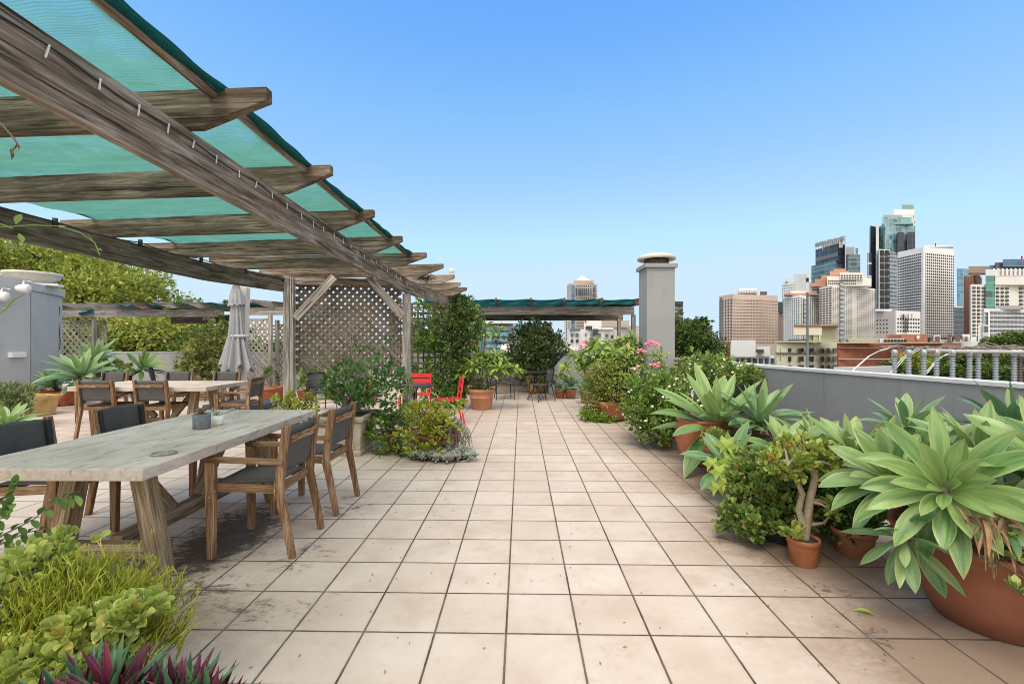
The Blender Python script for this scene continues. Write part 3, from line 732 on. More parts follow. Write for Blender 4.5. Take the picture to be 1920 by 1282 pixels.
def left_pergola():
    r = thing('pergola', 'old weathered pergola beyond the umbrella with torn blue green cloth', 'pergola', (-12, 15.8, 0))
    P = [(XD(118,15.6),15.6,'a'),(XD(300,15.1),15.1,'b'),(XD(420,14.9),14.9,'c')]
    Q = [(XD(452,14.5),14.5),(XD(562,14.2),14.2)]
    z = ZB+.12
    for a, b in ((P[0], P[1]), (P[1], P[2])):
        m = MB(); m.beam((a[0], a[1], z), (b[0]-.004, b[1], z), .05, .245); m.build('beam', M_POST, r, .004)
    m = MB(); m.beam((Q[0][0], Q[0][1], z+.02), (Q[1][0], Q[1][1], z+.02), .05, .25); m.build('beam', M_POST, r, .004)
    m = MB(); m.beam((P[0][0]+2.6, 17.1, z-.12), (P[2][0]-.2, 16.3, z-.12), .05, .30); m.build('beam', M_RAFT, r, .004)
    for k, (px, d) in enumerate(((120,15.5),(180,15.4),(232,15.3),(300,15.1),(352,15.0),(405,14.9),(480,14.5),(528,14.4))):
        xa = XD(px, d); m = MB(); raftprism(m, (xa-.55-(.3 if k==0 else 0), d-.75), (xa+.9, d+1.9), ZT+.20, .19, .055, .45, .05, .3); m.build('rafter', M_POST if k % 3 else M_RAFT, r, .003)
    def fn(u, v):
        x = XD(225, 15.3)+(XD(556, 14.4)-XD(225, 15.3))*u; y = 15.0-.9*u+2.2*v
        return (x, y, ZT+.20-.09*abs(math.sin(PI*u*5.5))+.02*math.sin(x*13))
    m = MB(); m.sheet(fn, 100, 8, .004, (6, 3)); m.build('shade_cloth', M_CLOTHB, r)
    m = MB(); a = W(150, 588, 15.45); m.tube([a, a+Vector((.25,-.05,.05)), a+Vector((.5,-.1,.10))], [.05,.03,.06], 8); m.build('cloth_knot', M_CLOTHB, r)
left_pergola()
pA = W(116, 0, 15.9); pB = W(199, 0, 15.6)
lat_panel('trellis', 'pale diagonal lattice beside the stair house behind the tall agave', (pA.x-.7, pA.y), (pB.x, pB.y), .5, 2.32, .17, sw=.055, mat=M_POST, posts=((XD(176,15.5), 15.5, ZB),))
pA = W(462, 0, 14.3); pB = W(507, 0, 14.1)
lat_panel('trellis', 'diagonal lattice panel right of the closed umbrella', (pA.x-.3, pA.y), (pB.x, pB.y), .35, 2.3, .14, sw=.05, mat=M_POST, posts=((XD(507,14.0), 14.0, ZB),))
pA = W(519, 0, 14.6); pB = W(575, 0, 14.6)
lat_panel('trellis', 'diagonal lattice panel seen just left of the thick pergola post', (pA.x, pA.y), (pB.x+1.6, pB.y), .35, 2.15, .14, sw=.05, mat=M_POST, posts=((XD(520,14.5), 14.5, 2.3),))

# ---------------------------------------------------------------- dining chairs (local, facing +Y)
def make_chair(label, group):
    r = thing('dining_chair', label, 'chair', (0,0,0), group=group)
    W2 = .265
    for s in (-1, 1):
        m = MB(); m.beam((s*W2, .27, 0), (s*W2, .275, .715), .042, .05, up=(0,1,0), w1=.048, h1=.072); m.build('front_leg', M_TEAK, r, .004)
        m = MB(); prof = [(-.345,0),(-.30,0),(-.235,.32),(-.19,.50),(-.215,.72),(-.255,.975),(-.305,.975),(-.275,.72),(-.255,.50),(-.29,.32)]
        m.prism([(y, z) for y, z in prof], (s*W2, 0, 0), (0,1,0), (0,0,1), (1,0,0), .042, swap=True); m.build('back_leg', M_TEAK, r, .004)
        m = MB(); m.beam((s*(W2+.008), -.262, .713), (s*(W2+.004), .31, .735), .062, .032, w1=.068); m.build('armrest', M_TEAK, r, .004)
        m = MB(); m.beam((s*(W2-.034), -.21, .50), (s*(W2-.034), .245, .515), .024, .062); m.build('side_rail', M_TEAK, r, .003)
    for y, z in ((.262, .515), (-.205, .50)):
        m = MB(); m.beam((-W2+.024, y, z), (W2-.024, y, z), .03, .062); m.build('cross_rail', M_TEAK, r, .003)
    m = MB(); m.sheet(lambda u, v: ((u-.5)*.42, -.19+v*.46, .548-.018*math.sin(PI*u)*math.sin(PI*v)), 10, 10, .010, (.42,.46)); m.build('seat_sling', M_SLING, r)
    def bk(u, v):
        z = .625+v*.335; y = -.222-(z-.6)*.14+.030*math.sin(PI*v)*0-.035*math.sin(PI*u)
        return ((u-.5)*.478, y+.0, z+.008*math.sin(PI*u))
    m = MB(); m.sheet(bk, 14, 10, .012, (.48,.34)); m.build('back_sling', M_SLING, r)
    for s in (-1, 1): m = MB(); m.beam((s*.228, -.20, .60), (s*.228, -.245, .955), .032, .03, up=(0,1,0)); m.build('sling_edge', M_BLACK, r, .004)
    m = MB(); n = 8
    for i in range(n):
        u0, u1 = i/n, (i+1)/n; yy = lambda u: -.297-.035*math.sin(PI*u)
        m.beam((-.24+.48*u0, yy(u0), .875+.008*math.sin(PI*u0)), (-.24+.48*u1, yy(u1), .875+.008*math.sin(PI*u1)), .024, .05)
    m.build('back_rail', M_TEAK, r, .002)
    b = MB()
    for s in (-1, 1):
        for y, z in ((.235,.505),(.272,.46),(-.2,.5)): b.lathe([(.001,0),(.007,.001),(.007,.006),(.001,.008)], (s*(W2+.021), y, z), 10, R=rotm([(0,1,0),(0,0,1),(s,0,0)]))
    b.build('bolt', M_STEEL, r)
    return r
GC1, GC2 = 'teak and sling chairs round the near table', 'teak and sling chairs round the back table'
ch = make_chair('teak armchair with peeling back rail, at the near end of the near table', GC1)
ch.location = (-1.955, 3.62, 0); ch.rotation_euler = (0, 0, PI/2+.02)
for (x, y, a, l, g) in (
    (-1.935, 4.46, PI/2-.03, 'second teak armchair on the right side of the near table, beside the stone planter', GC1),
    (-3.62, 3.56, -PI/2+.03, 'dark sling chair whose back is cut off by the left edge of the photo', GC1),
    (-3.60, 4.46, -PI/2-.02, 'dark sling chair showing only its back above the far side of the near tabletop', GC1),
    (-6.86, 7.72, .05, 'left one of the two teak chairs with their backs to us at the back table', GC2),
    (-5.93, 7.72, -.04, 'right one of the two teak chairs with their backs to us at the back table', GC2),
    (-4.86, 8.12, PI/2+.12, 'teak chair at the right head of the back table', GC2),
    (-8.35, 9.25, PI-.05, 'leftmost chair on the far side of the back table, in front of the big agave', GC2),
    (-7.05, 9.35, PI+.03, 'middle chair on the far side of the back table', GC2),
    (-6.05, 9.35, PI-.02, 'right chair on the far side of the back table, below the umbrella', GC2)):
    dup(ch, (x, y, 0), a, l, g)

# ---------------------------------------------------------------- trestle tables (local, long side along Y)
def make_table(label, cat, group):
    r = thing('trestle_table', label, cat, (0,0,0), group=group); TW, TL, ZTP, th = 1.2, 2.34, .85, .073
    m = MB(); m.box((0,0,ZTP-th/2), (TW, TL, th)); m.build('tabletop', M_TOP, r, .006)
    zl = ZTP-th
    for sy in (-1, 1):
        for sx in (-1, 1):
            m = MB(); m.beam((sx*.365, sy*.72, 0), (sx*.215, sy*.72, zl-.002), .112, .112, up=(0,1,0))
            # flatten the foot and the head
            V = m.V[0]; V[:4, 2] = 0; V[4:, 2] = zl-.002; m.build('leg', M_TRES, r, .006)
        m = MB(); m.beam((-.285, sy*.72, .17), (.285, sy*.72, .17), .085, .10); m.build('crossbar', M_TRES, r, .005)
        m = MB(); m.beam((0, sy*.56, zl-.05), (0, sy*.16, .25), .075, .085, up=(0,sy*.7,.7)); m.build('brace', M_TRES, r, .005)
    m = MB(); m.beam((0,-.675,.19), (0,.675,.19), .095, .105); m.build('stretcher', M_TRES, r, .005)
    for sy in (-.61,.61): m = MB(); m.beam((-.3,sy,zl-.03),(.3,sy,zl-.03), .09,.056); m.build('top_batten', M_TRES, r, .004)
    return r
tb = make_table('long grey topped trestle table in the foreground', 'table', 'trestle dining tables')
tb.location = (-2.775, 3.85, 0); tb.rotation_euler = (0, 0, -.005)
dup(tb, (-6.26, 8.16, 0), PI/2-.01, 'grey topped trestle table further back behind the near one')
# things on the table
def table_items():
    z = .851
    p = Vector((-2.69, 3.93, z)); r = thing('grey_pot', 'round grey stone pot with a dried plant on the near table', 'pot', p)
    m = MB(); m.lathe([(.060,0),(.066,.004),(.068,.125),(.058,.128),(.055,.10),(.001,.10)], p, 32); m.build('pot', m_plain('slate_pot', (.16,.17,.18), .85, .3, 30, .3), r)
    m = MB(); crown(m, [(p+Vector((0,0,.135)), (.05,.05,.02), 50)], T_OVAL, .035, 6); m.build('dry_leaves', M_DRY, r)
    m = MB()
    for k in range(9): a = rng.uniform(0, 6.28); m.tube([p+Vector((0,0,.11)), p+Vector((.02*math.cos(a),.02*math.sin(a),.17)), p+Vector((.05*math.cos(a+.6),.05*math.sin(a+.6),.19+rng.random()*.05))], [.003,.002,.001], 4)
    m.build('stem', M_TWIG, r)
    p = Vector((-2.665, 4.10, z)); r = thing('white_cup', 'small white cup with a trailing succulent beside the grey pot', 'pot', p)
    m = MB(); m.lathe([(.035,0),(.048,.01),(.056,.05),(.054,.088),(.048,.088),(.048,.06),(.001,.06)], p, 32); m.build('pot', M_WHITE, r)
    m = MB(); e = p+Vector((.14,-.01,.13)); m.tube([p+Vector((0,0,.08)), p+Vector((.07,0,.105)), e], .003, 5); m.tube([p+Vector((0,0,.08)), p+Vector((-.05,.02,.12))], .003, 5); m.build('stem', M_TWIG, r)
    m = MB(); rosette(m, e, (.3,-.3,1), 14, .035, .014, .004, droop=.2); rosette(m, p+Vector((-.05,.02,.12)), (0,-.3,1), 14, .04, .014, .004, droop=.2); rosette(m, p+Vector((.01,-.02,.10)), (0,-.5,1), 14, .05, .016, .004, droop=.2); m.build('rosette', M_ECHI, r)
    p = Vector((-2.33, 3.035, z)); m = MB()
    for R in (.030, .048, .068): m.tube([p+Vector((R*math.cos(a), R*math.sin(a), .007)) for a in np.linspace(0, 2*PI, 33)], .0055, 6, cap=False)
    for k in range(8): a = k*PI/4; m.beam(p+Vector((.01*math.cos(a), .01*math.sin(a), .007)), p+Vector((.07*math.cos(a), .07*math.sin(a), .007)), .008, .009)
    tag(m.build('trivet', m_plain('grey_iron', (.30,.28,.26), .6, .3, 20)), 'small round openwork trivet near the table corner', 'trivet')

# ---------------------------------------------------------------- closed cantilever umbrella
def umbrella():
    d = 10.2; r = thing('closed_umbrella', 'closed grey cantilever umbrella tied with a strap', 'umbrella', (XD(455,d), d, 0))
    a = Vector((XD(453, d), d, .1)); b = Vector((XD(461, d), d, 2.82)); m = MB(); m.beam(a, b, .10, .15, up=(0,1,0), w1=.12, h1=.17); m.build('mast', M_CREAM, r, .01)
    m = MB(); m.beam(b+Vector((.02,0,-.05)), Vector((XD(440,d),d,2.9)), .06, .06); m.build('arm', M_CREAM, r)
    cx = lambda z: XD(443+(2.8-z)*1.2, d-.25)
    prof = [(2.9,.05),(2.75,.09),(2.56,.13),(2.47,.145),(2.40,.10),(2.2,.12),(1.9,.14),(1.78,.155),(1.72,.15),(1.66,.17),(1.5,.20),(1.3,.245),(1.12,.29),(1.02,.315)]
    m = MB(); n = 96; v = []; g = []
    for i, (z, R) in enumerate(prof):
        for k in range(n):
            th = 2*PI*k/n; amp = .10+.22*min(1, i/10); fold = 1+amp*math.sin(11*th+.6*math.sin(3*th))+.07*math.sin(23*th+1)
            zz = z-(.10*math.sin(8*th)*max(0, (i-9)/4) if i > 9 else 0)
            v.append((cx(z)+R*fold*math.cos(th)*.92, d-.25+R*fold*math.sin(th)*.7, zz)); g.append((th, z, 0))
    f = [(i*n+k, i*n+(k+1) % n, (i+1)*n+(k+1) % n, (i+1)*n+k) for i in range(len(prof)-1) for k in range(n)]
    f.append(tuple(range(n))); m.add(v, f, g, smooth=True); m.build('canopy', M_CANVAS, r)
    m = MB(); n2 = 64; v = []
    for z, R in ((2.75,.095),(2.60,.125),(2.47,.155),(2.44,.165)):
        for k in range(n2): th = 2*PI*k/n2; v.append((cx(z)+R*(1+.12*math.sin(9*th))*math.cos(th), d-.25+R*(1+.12*math.sin(9*th))*math.sin(th)*.8, z-(.06*abs(math.sin(4.5*th)) if R > .15 else 0)))
    m.add(v, [(i*n2+k, i*n2+(k+1) % n2, (i+1)*n2+(k+1) % n2, (i+1)*n2+k) for i in range(3) for k in range(n2)], smooth=True); m.build('vent_flap', M_CANVAS, r)
    m = MB(); m.lathe([(.195,1.70),(.198,1.70),(.198,1.76),(.195,1.76)], (cx(1.73)+.03, d-.22, 0), 40, sx=1.05, sy=.8); m.build('strap', M_LGREY, r)
    m = MB(); m.box((XD(447,10.7), 10.9, .075), (1.35, .95, .15)); m.build('base', m_plain('slate_blue_base', (.06,.075,.10), .6, .2, 4), r, .02)
umbrella()

# ---------------------------------------------------------------- bistro furniture
def black_chair(label, group):
    r = thing('metal_armchair', label, 'chair', (0,0,0), group=group)
    for s in (-1, 1):
        m = MB(); m.tube([(s*.25,.25,0),(s*.24,.23,.44),(s*.245,.2,.60),(s*.25,.08,.70),(s*.25,-.12,.74),(s*.22,-.26,.80)], .013, 8); m.build('leg', M_BLACK, r)
        m = MB(); m.tube([(s*.24,-.30,0),(s*.20,-.20,.44),(s*.20,-.25,.72),(s*.20,-.28,.86)], .013, 8); m.build('leg', M_BLACK, r)
    m = MB(); m.sheet(lambda u, v: ((u-.5)*.42, -.20+v*.43, .45-.012*math.sin(PI*u)), 8, 8, .014, (.42,.43)); m.build('seat', M_SLING, r)
    m = MB(); m.sheet(lambda u, v: ((u-.5)*.41, -.215-.05*math.sin(PI*u)-.09*v, .50+v*.37), 10, 8, .012, (.4,.4)); m.build('backrest', M_SLING, r)
    m = MB(); m.tube([(.2,-.28,.86),(.1,-.325,.875),(-.1,-.325,.875),(-.2,-.28,.86)], .013, 8)
    m.tube([(-.21,-.2,.44),(.21,-.2,.44)], .01, 6); m.tube([(-.24,.23,.44),(.24,.23,.44)], .01, 6); m.tube([(-.24,.23,.2),(.24,.23,.2)], .008, 6); m.build('frame', M_BLACK, r)
    return r
def round_table(label, R=.32, z=.75, legs=4, group=None, top=None):
    r = thing('bistro_table', label, 'table', (0,0,0), group=group)
    m = MB(); m.lathe([(R-.01,z-.03),(R,z-.025),(R,z-.004),(R-.01,z),(.001,z)], (0,0,0), 40); m.build('tabletop', top or M_BLACK, r)
    for k in range(legs):
        a = 2*PI*k/legs+.5; c, s = math.cos(a), math.sin(a); m = MB()
        m.tube([(c*R*.8,s*R*.8,0),(c*R*.72,s*R*.72,.05),(c*.09,s*.09,.24),(c*.045,s*.045,.36),(c*.045,s*.045,z-.12),(c*.1,s*.1,z-.03)], .011, 7); m.build('leg', M_BLACK, r)
    m = MB(); m.tube([(.06*math.cos(a), .06*math.sin(a), .34) for a in np.linspace(0, 2*PI, 17)], .008, 6, cap=False); m.build('ring', M_BLACK, r)
    return r
GB = 'black metal armchairs'
bc = black_chair('black metal armchair beside the far bistro table in front of the yellow pot', GB); bc.location = (.80, 12.35, 0); bc.rotation_euler = (0,0,PI/2+.5)
dup(bc, (-.22, 12.75, 0), PI+.15, 'black metal armchair partly behind the big potted frangipani', GB)
dup(bc, (XD(306,13), 13.0, 0), -PI/2+.5, 'black armchair behind the back table, left of the round black table', GB)
dup(bc, (XD(410,12.4), 12.4, 0), PI/2+.3, 'black armchair behind the back table, right of the round black table', GB)
dup(bc, (XD(603,10.6), 10.6, 0), -2.3, 'black armchair seen below the big lattice, nearest the thick post', GB)
dup(bc, (XD(668,11.3), 11.3, 0), PI, 'black armchair below the big lattice behind the bare twigs', GB)
bt = round_table('round black bistro table by the far parapet', .34, .77); bt.location = (.66, 12.75, 0)
bt['group'] = 'round black bistro tables'
dup(bt, (XD(348,12.9), 12.9, 0), .3, 'round black table behind the back dining table')
M_RTOP = m_plain('dark_red_top', (.09,.06,.065), .35, .3, 5)
rt = round_table('round dark table between the two red chairs', .42, .76, 6, top=M_RTOP); rt.location = (-1.93, 8.95, 0)
def red_chair(label, w=.46):
    r = thing('red_chair', label, 'chair', (0,0,0), group='red slatted garden chairs')
    for s in (-1, 1):
        m = MB(); m.beam((s*w/2,.24,0),(s*w/2,.20,.46), .03, .022, up=(0,1,0)); m.build('leg', M_RED, r, .003)
        m = MB(); m.prism([(-.30,0),(-.27,0),(-.185,.46),(-.245,.92),(-.275,.92),(-.215,.46)], (s*w/2,0,0), (0,1,0), (0,0,1), (1,0,0), .024); m.build('leg', M_RED, r, .003)
    for k in range(7):
        m = MB(); m.beam((-w/2-.01, -.19+k*.066, .47+.01*math.cos(k)), (w/2+.01, -.19+k*.066, .47+.01*math.cos(k)), .052, .018); m.build('seat_slat', M_RED, r, .003)
    for z in (.63, .75, .86):
        m = MB(); m.beam((-w/2+.01, -.20-(z-.46)*.13+.012, z), (w/2-.01, -.20-(z-.46)*.13+.012, z), .016, .085 if z > .7 else .02); m.build('back_slat', M_RED, r, .003)
    m = MB()
    for s in (-1, 1): m.tube([(s*(w/2+.01),.21,.46),(s*(w/2+.02),.27,.40),(s*(w/2+.02),.28,.25)], .012, 6)
    m.build('side_frame', M_RED, r)
    return r
rc = red_chair('red slatted chair facing us behind the round table, half hidden by the post', .56); rc.location = (-2.07, 9.75, 0); rc.rotation_euler = (0,0,PI)
rc2 = red_chair('red slatted chair seen from the side, right of the round table', .44); rc2.location = (-1.25, 8.95, 0); rc2.rotation_euler = (0,0,PI/2+.25)
stairhouse()
table_items()
POTR = [(.74,0),(.78,.015),(.93,.78),(.95,.80),(1.0,.81),(1.01,.97),(.99,1.0),(.90,1.0),(.88,.90)]
def pot(m, c, R, h, prof=POTR, n=40): m.lathe([(r*R, z*h) for r, z in prof], c, n); return m
def soil(par, c, R, z):
    m = MB(); m.lathe([(R, z-.03), (R, z), (R*.5, z+.01), (.0001, z+.012)], c, 24); return m.build('soil', M_SOIL, par)
def gpos(px, d): return Vector((XD(px, d), d, 0))
def flowers(m, pts, s, n=5, wide=.5):
    for p in pts:
        q = rng.uniform(0, 6); ax = np.array((rng.gauss(0,.4), -.6+rng.gauss(0,.3), .8)); ax /= np.linalg.norm(ax)
        a = np.cross(ax, (1,.1,0)); a /= np.linalg.norm(a); b = np.cross(ax, a)
        for k in range(n):
            t = q+2*PI*k/n; dr = a*math.cos(t)+b*math.sin(t)
            sd = np.cross(ax, dr)
            o = np.array(p)
            m.add([o, o+dr*s*.55+sd*s*wide*.5+ax*s*.12, o+dr*s+ax*s*.2, o+dr*s*.55-sd*s*wide*.5+ax*s*.12], [(0,1,2,3)], smooth=True)

# ---- generic potted shrub
def shrub(name, label, cat, c, potspec, ells, T, size, mat, per=14, crad=.16, bark=M_BARK, r0=.02, nb=14, shell=.35, up=.35, group=None, potmat=M_TERRA, base=None, flow=None, jit=.3):
    c = Vector((c[0], c[1], 0)); r = thing(name, label, cat, c, group=group); z = .0
    if potspec:
        R, h = potspec; m = MB(); pot(m, c, R, h); m.build('pot', potmat, r); soil(r, c, R*.9, h*.9); z = h*.9
    m = MB(); tips = crown(m, ells, T, size, per, crad, shell, up, jit=jit); m.build('foliage', mat, r)
    if nb:
        b = MB(); sel = tips[NR.choice(len(tips), min(nb, len(tips)), replace=False)]
        branches(b, base or (c.x, c.y, z), sel, r0, .003); b.build('stem', bark, r)
    if flow:
        fm = MB(); pts = []
        for e, n in flow:
            bb_ = ball(n, .9); pts += [tuple(np.array(e[0])+b_*np.array(e[1])*1.02) for b_ in bb_ if b_[1] < .4]
        flowers(fm, pts, .022, 5, .8); fm.build('flowers', M_PETAL, r)
    return r
def E(px, py, d, rx, ry, dy, n):    # ellipsoid from picture extents (pixels) at depth d
    return (tuple(W(px, py, d)), (rx*d/F, dy, ry*d/F), n)

# 1 stone planter with dark shrub
def stone_planter():
    c = Vector((-2.45, 6.72, 0)); r = thing('stone_planter', 'square cream stone planter with a dense dark green shrub beside the second teak chair', 'planter', c)
    m = MB(); m.sqpot([(.90,0),(.92,.05),(.86,.075),(.88,.09),(.92,.46)], c, .36, .40); m.build('planter_body', M_STONE, r, .012)
    m = MB(); m.sqpot([(.93,.461),(1.0,.48),(1.02,.52),(1.0,.55),(.86,.55),(.84,.50)], c, .37, .41); m.build('rim', M_STONED, r, .008)
    s = MB(); s.box((c.x, c.y, .49), (.62, .69, .06)); s.build('soil', M_SOIL, r)
    ells = [E(640,718,6.9,38,34,.34,380), E(700,715,6.8,40,38,.36,440), E(668,748,6.7,44,24,.3,420), E(735,718,6.9,34,42,.3,380), E(722,775,6.75,22,26,.2,260), E(625,740,6.9,30,24,.25,260)]
    m = MB(); tips = crown(m, ells, T_OVAL, .062, 12, .2, .2, .3); m.build('foliage', M_SHRD, r)
    b = MB(); branches(b, (c.x, c.y, .5), tips[NR.choice(len(tips), 26)], .018); b.build('stem', M_BARK, r)
    b = MB()
    for k in range(26):     # bare twigs climbing the lattice
        a = W(rng.uniform(650,690), 745, 7.2); e = W(rng.gauss(672,26), rng.uniform(600,690), 7.5); mm = (a+e)/2+Vector((rng.gauss(0,.09),0,rng.gauss(0,.05)))
        b.tube([a, mm, e, e+Vector((rng.gauss(0,.12),0,rng.uniform(-.05,.12)))], [.006,.005,.0035,.002], 4)
    b.build('bare_twigs', M_TWIG, r)
    m = MB(); crown(m, [E(700,665,7.5,55,26,.12,160)], T_OVAL, .055, 8, .3); m.build('climbing_leaves', M_SHR, r)
stone_planter()

# jade family
def jade(name, label, cat, c, potspec, ells, size, mat, potmat=M_TERRA, r0=.025, nb=26, bark=M_BARK, crad=.2, per=12, potprof=POTR, group=None, T=T_ROUND):
    c = Vector((c[0], c[1], 0)); r = thing(name, label, cat, c, group=group); z = 0
    if potspec: m = MB(); pot(m, c, *potspec, potprof); m.build('pot', potmat, r); soil(r, c, potspec[0]*.9, potspec[1]*.9); z = potspec[1]*.88
    m = MB(); tips = crown(m, ells, T, size, per, crad, .45, .45, jit=.25); m.build('foliage', mat, r)
    b = MB(); branches(b, (c.x, c.y, z), tips[NR.choice(len(tips), min(nb, len(tips)), replace=False)], r0, .006, 6); b.build('stem', bark, r)
    return r
jade('jade_plant', 'leggy green jade in a terracotta pot between the stone planter and the post', 'jade plant', gpos(736, 6.75), (.17,.26),
     [E(715,800,6.6,30,22,.22,420), E(750,775,6.7,22,22,.2,260), E(725,835,6.45,26,18,.2,300), E(752,830,6.4,18,20,.15,200), E(690,812,6.6,16,14,.15,120)], .045, M_JADD, M_TERRO, .02, 30)
jade('jade_plant', 'bright yellow green jade around the foot of the pergola post', 'jade plant', gpos(805, 6.55), (.20,.28),
     [E(795,775,6.4,42,24,.25,650), E(780,812,6.3,30,24,.2,420), E(828,800,6.3,26,26,.2,380), E(845,762,6.5,32,10,.2,220), E(766,838,6.2,22,14,.15,200), E(808,838,6.2,20,14,.14,160)], .047, M_JADY, M_TERRO, .022, 34)
jade('jade_plant', 'small open branched jade behind the far corner of the near table', 'jade plant', gpos(550, 7.0), (.16,.18),
     [E(530,753,6.9,24,12,.15,160), E(565,750,7.0,26,13,.15,190), E(548,768,6.8,40,14,.15,190), E(592,778,6.7,16,12,.1,70)], .042, M_JADY, M_TERRO, .02, 34, crad=.3)
def succulent_bank():
    c = gpos(835, 6.25); r = thing('echeveria_bed', 'mat of grey blue echeverias spreading over the paving at the foot of the jade', 'succulents', c)
    m = MB(); b = MB()
    for k in range(105):
        t = rng.random(); px = 775+105*t+rng.gauss(0,5); d = 6.08+rng.random()*.42-.12*math.sin(PI*t); p = gpos(px, d)
        p.z = .05+.10*max(0, (d-6.1))*rng.random()+.02; R = rng.uniform(.045,.085)
        rosette(m if rng.random() < .6 else b, p, (rng.gauss(0,.35), -.35+rng.gauss(0,.25), 1), 15, R, R*.42, .005, inner=.2, outer=1.45, droop=.1, ch=.5, ns=4)
    m.build('rosettes', M_ECHI, r); b.build('pale_rosettes', M_ECHG, r)
    s = MB(); s.lathe([(.42,0),(.36,.03),(.25,.05),(.001,.055)], (c.x-.02, c.y+.0, 0), 24, sx=.85, sy=.42); s.build('soil', M_SOIL, r)
succulent_bank()
def hanging_succ():
    c = gpos(842, 6.6); r = thing('ghost_plant', 'dry grey trailing succulent hanging over its pot beside the yellow green jade', 'succulent', c)
    m = MB(); pot(m, c, .17, .28); m.build('pot', M_TERRO, r); soil(r, c, .15, .25)
    st = MB(); m = MB()
    for k in range(90):
        a = rng.uniform(PI*.75, PI*2.15); o = c+Vector((.12*math.cos(a)*rng.random(), .12*math.sin(a)*rng.random(), .27)); L = rng.uniform(.10,.34)
        p1 = o+Vector((math.cos(a)*.1, math.sin(a)*.1, .10+rng.random()*.08)); e = o+Vector((math.cos(a)*(.14+rng.random()*.12), math.sin(a)*(.12+rng.random()*.1), .06-L))
        if e.z < .04: e.z = .05
        st.tube([o, p1, (p1+e)/2+Vector((math.cos(a)*.04, 0, .03)), e], .004, 4)
        if k % 2: rosette(m, e, (math.cos(a), math.sin(a)-.3, .5), 12, .05, .02, .004, ns=4, ch=.5)
    for k in range(34):
        p = c+Vector((rng.gauss(.02,.10), rng.gauss(0,.10), .36+rng.random()*.10)); rosette(m, p, (rng.gauss(0,.5), -.3, 1), 13, .055, .022, .004, ns=4, ch=.5)
        st.tube([c+Vector((0,0,.25)), (c+p)/2+Vector((0,0,.12)), p], .004, 4)
    m.build('rosettes', M_ECHG, r); st.build('dry_stems', M_TWIG, r)
hanging_succ()
shrub('small_shrub', 'dark spindly plant at the foot of the post behind the jades', 'shrub', gpos(770, 7.3), (.14,.2), [E(760,740,7.6,22,40,.2,200)], T_OVAL, .055, M_SHR, nb=12)

# climber on the square lattice
def climber():
    c = gpos(868, 11.2); r = thing('climber', 'tall leafy climber covering the end of the pergola and the square lattice', 'climbing plant', c)
    ells = [E(868,580,10.9,28,28,.35,1100), E(852,560,10.9,14,16,.25,320), E(882,620,11.0,24,36,.35,1300), E(855,650,11.1,30,40,.3,1200), E(840,700,11.1,34,36,.3,1000), E(870,700,11.0,24,40,.3,800), E(862,600,11,34,40,.3,800)]
    m = MB(); tips = crown(m, [(a_,b_,int(n_*1.1)) for a_,b_,n_ in ells], T_OVAL, .066, 10, .16, .45, .1); m.build('foliage', M_OLV2, r)
    m = MB(); t2 = crown(m, [E(800,640,11.0,28,18,.25,420), E(795,690,11.05,26,14,.2,200), E(815,615,11.1,40,50,.15,420), E(835,735,11.0,44,24,.3,800)], T_OVAL, .10, 10, .2, .2, .2); m.build('hanging_foliage', M_SHR, r)
    b = MB()
    for k in range(12):
        x = rng.gauss(862, 7); b.tube([gpos(x, 11.3)]+[W(x+rng.gauss(-6*t,5), 760-190*t, 11.25) for t in (.15,.35,.55,.75,1)], [.04,.035,.03,.03,.02,.015], 6)
    branches(b, W(858, 660, 11.3), tips[NR.choice(len(tips), 40)], .02)
    branches(b, W(850, 600, 11.3), t2[NR.choice(len(t2), 20)], .015)
    b.build('stem', M_BARKD, r)
M_OLV2 = m_leaf('climber_leaf', (.04,.09,.02), (.24,.36,.10), (.42,.48,.18), .42, .25)
climber()

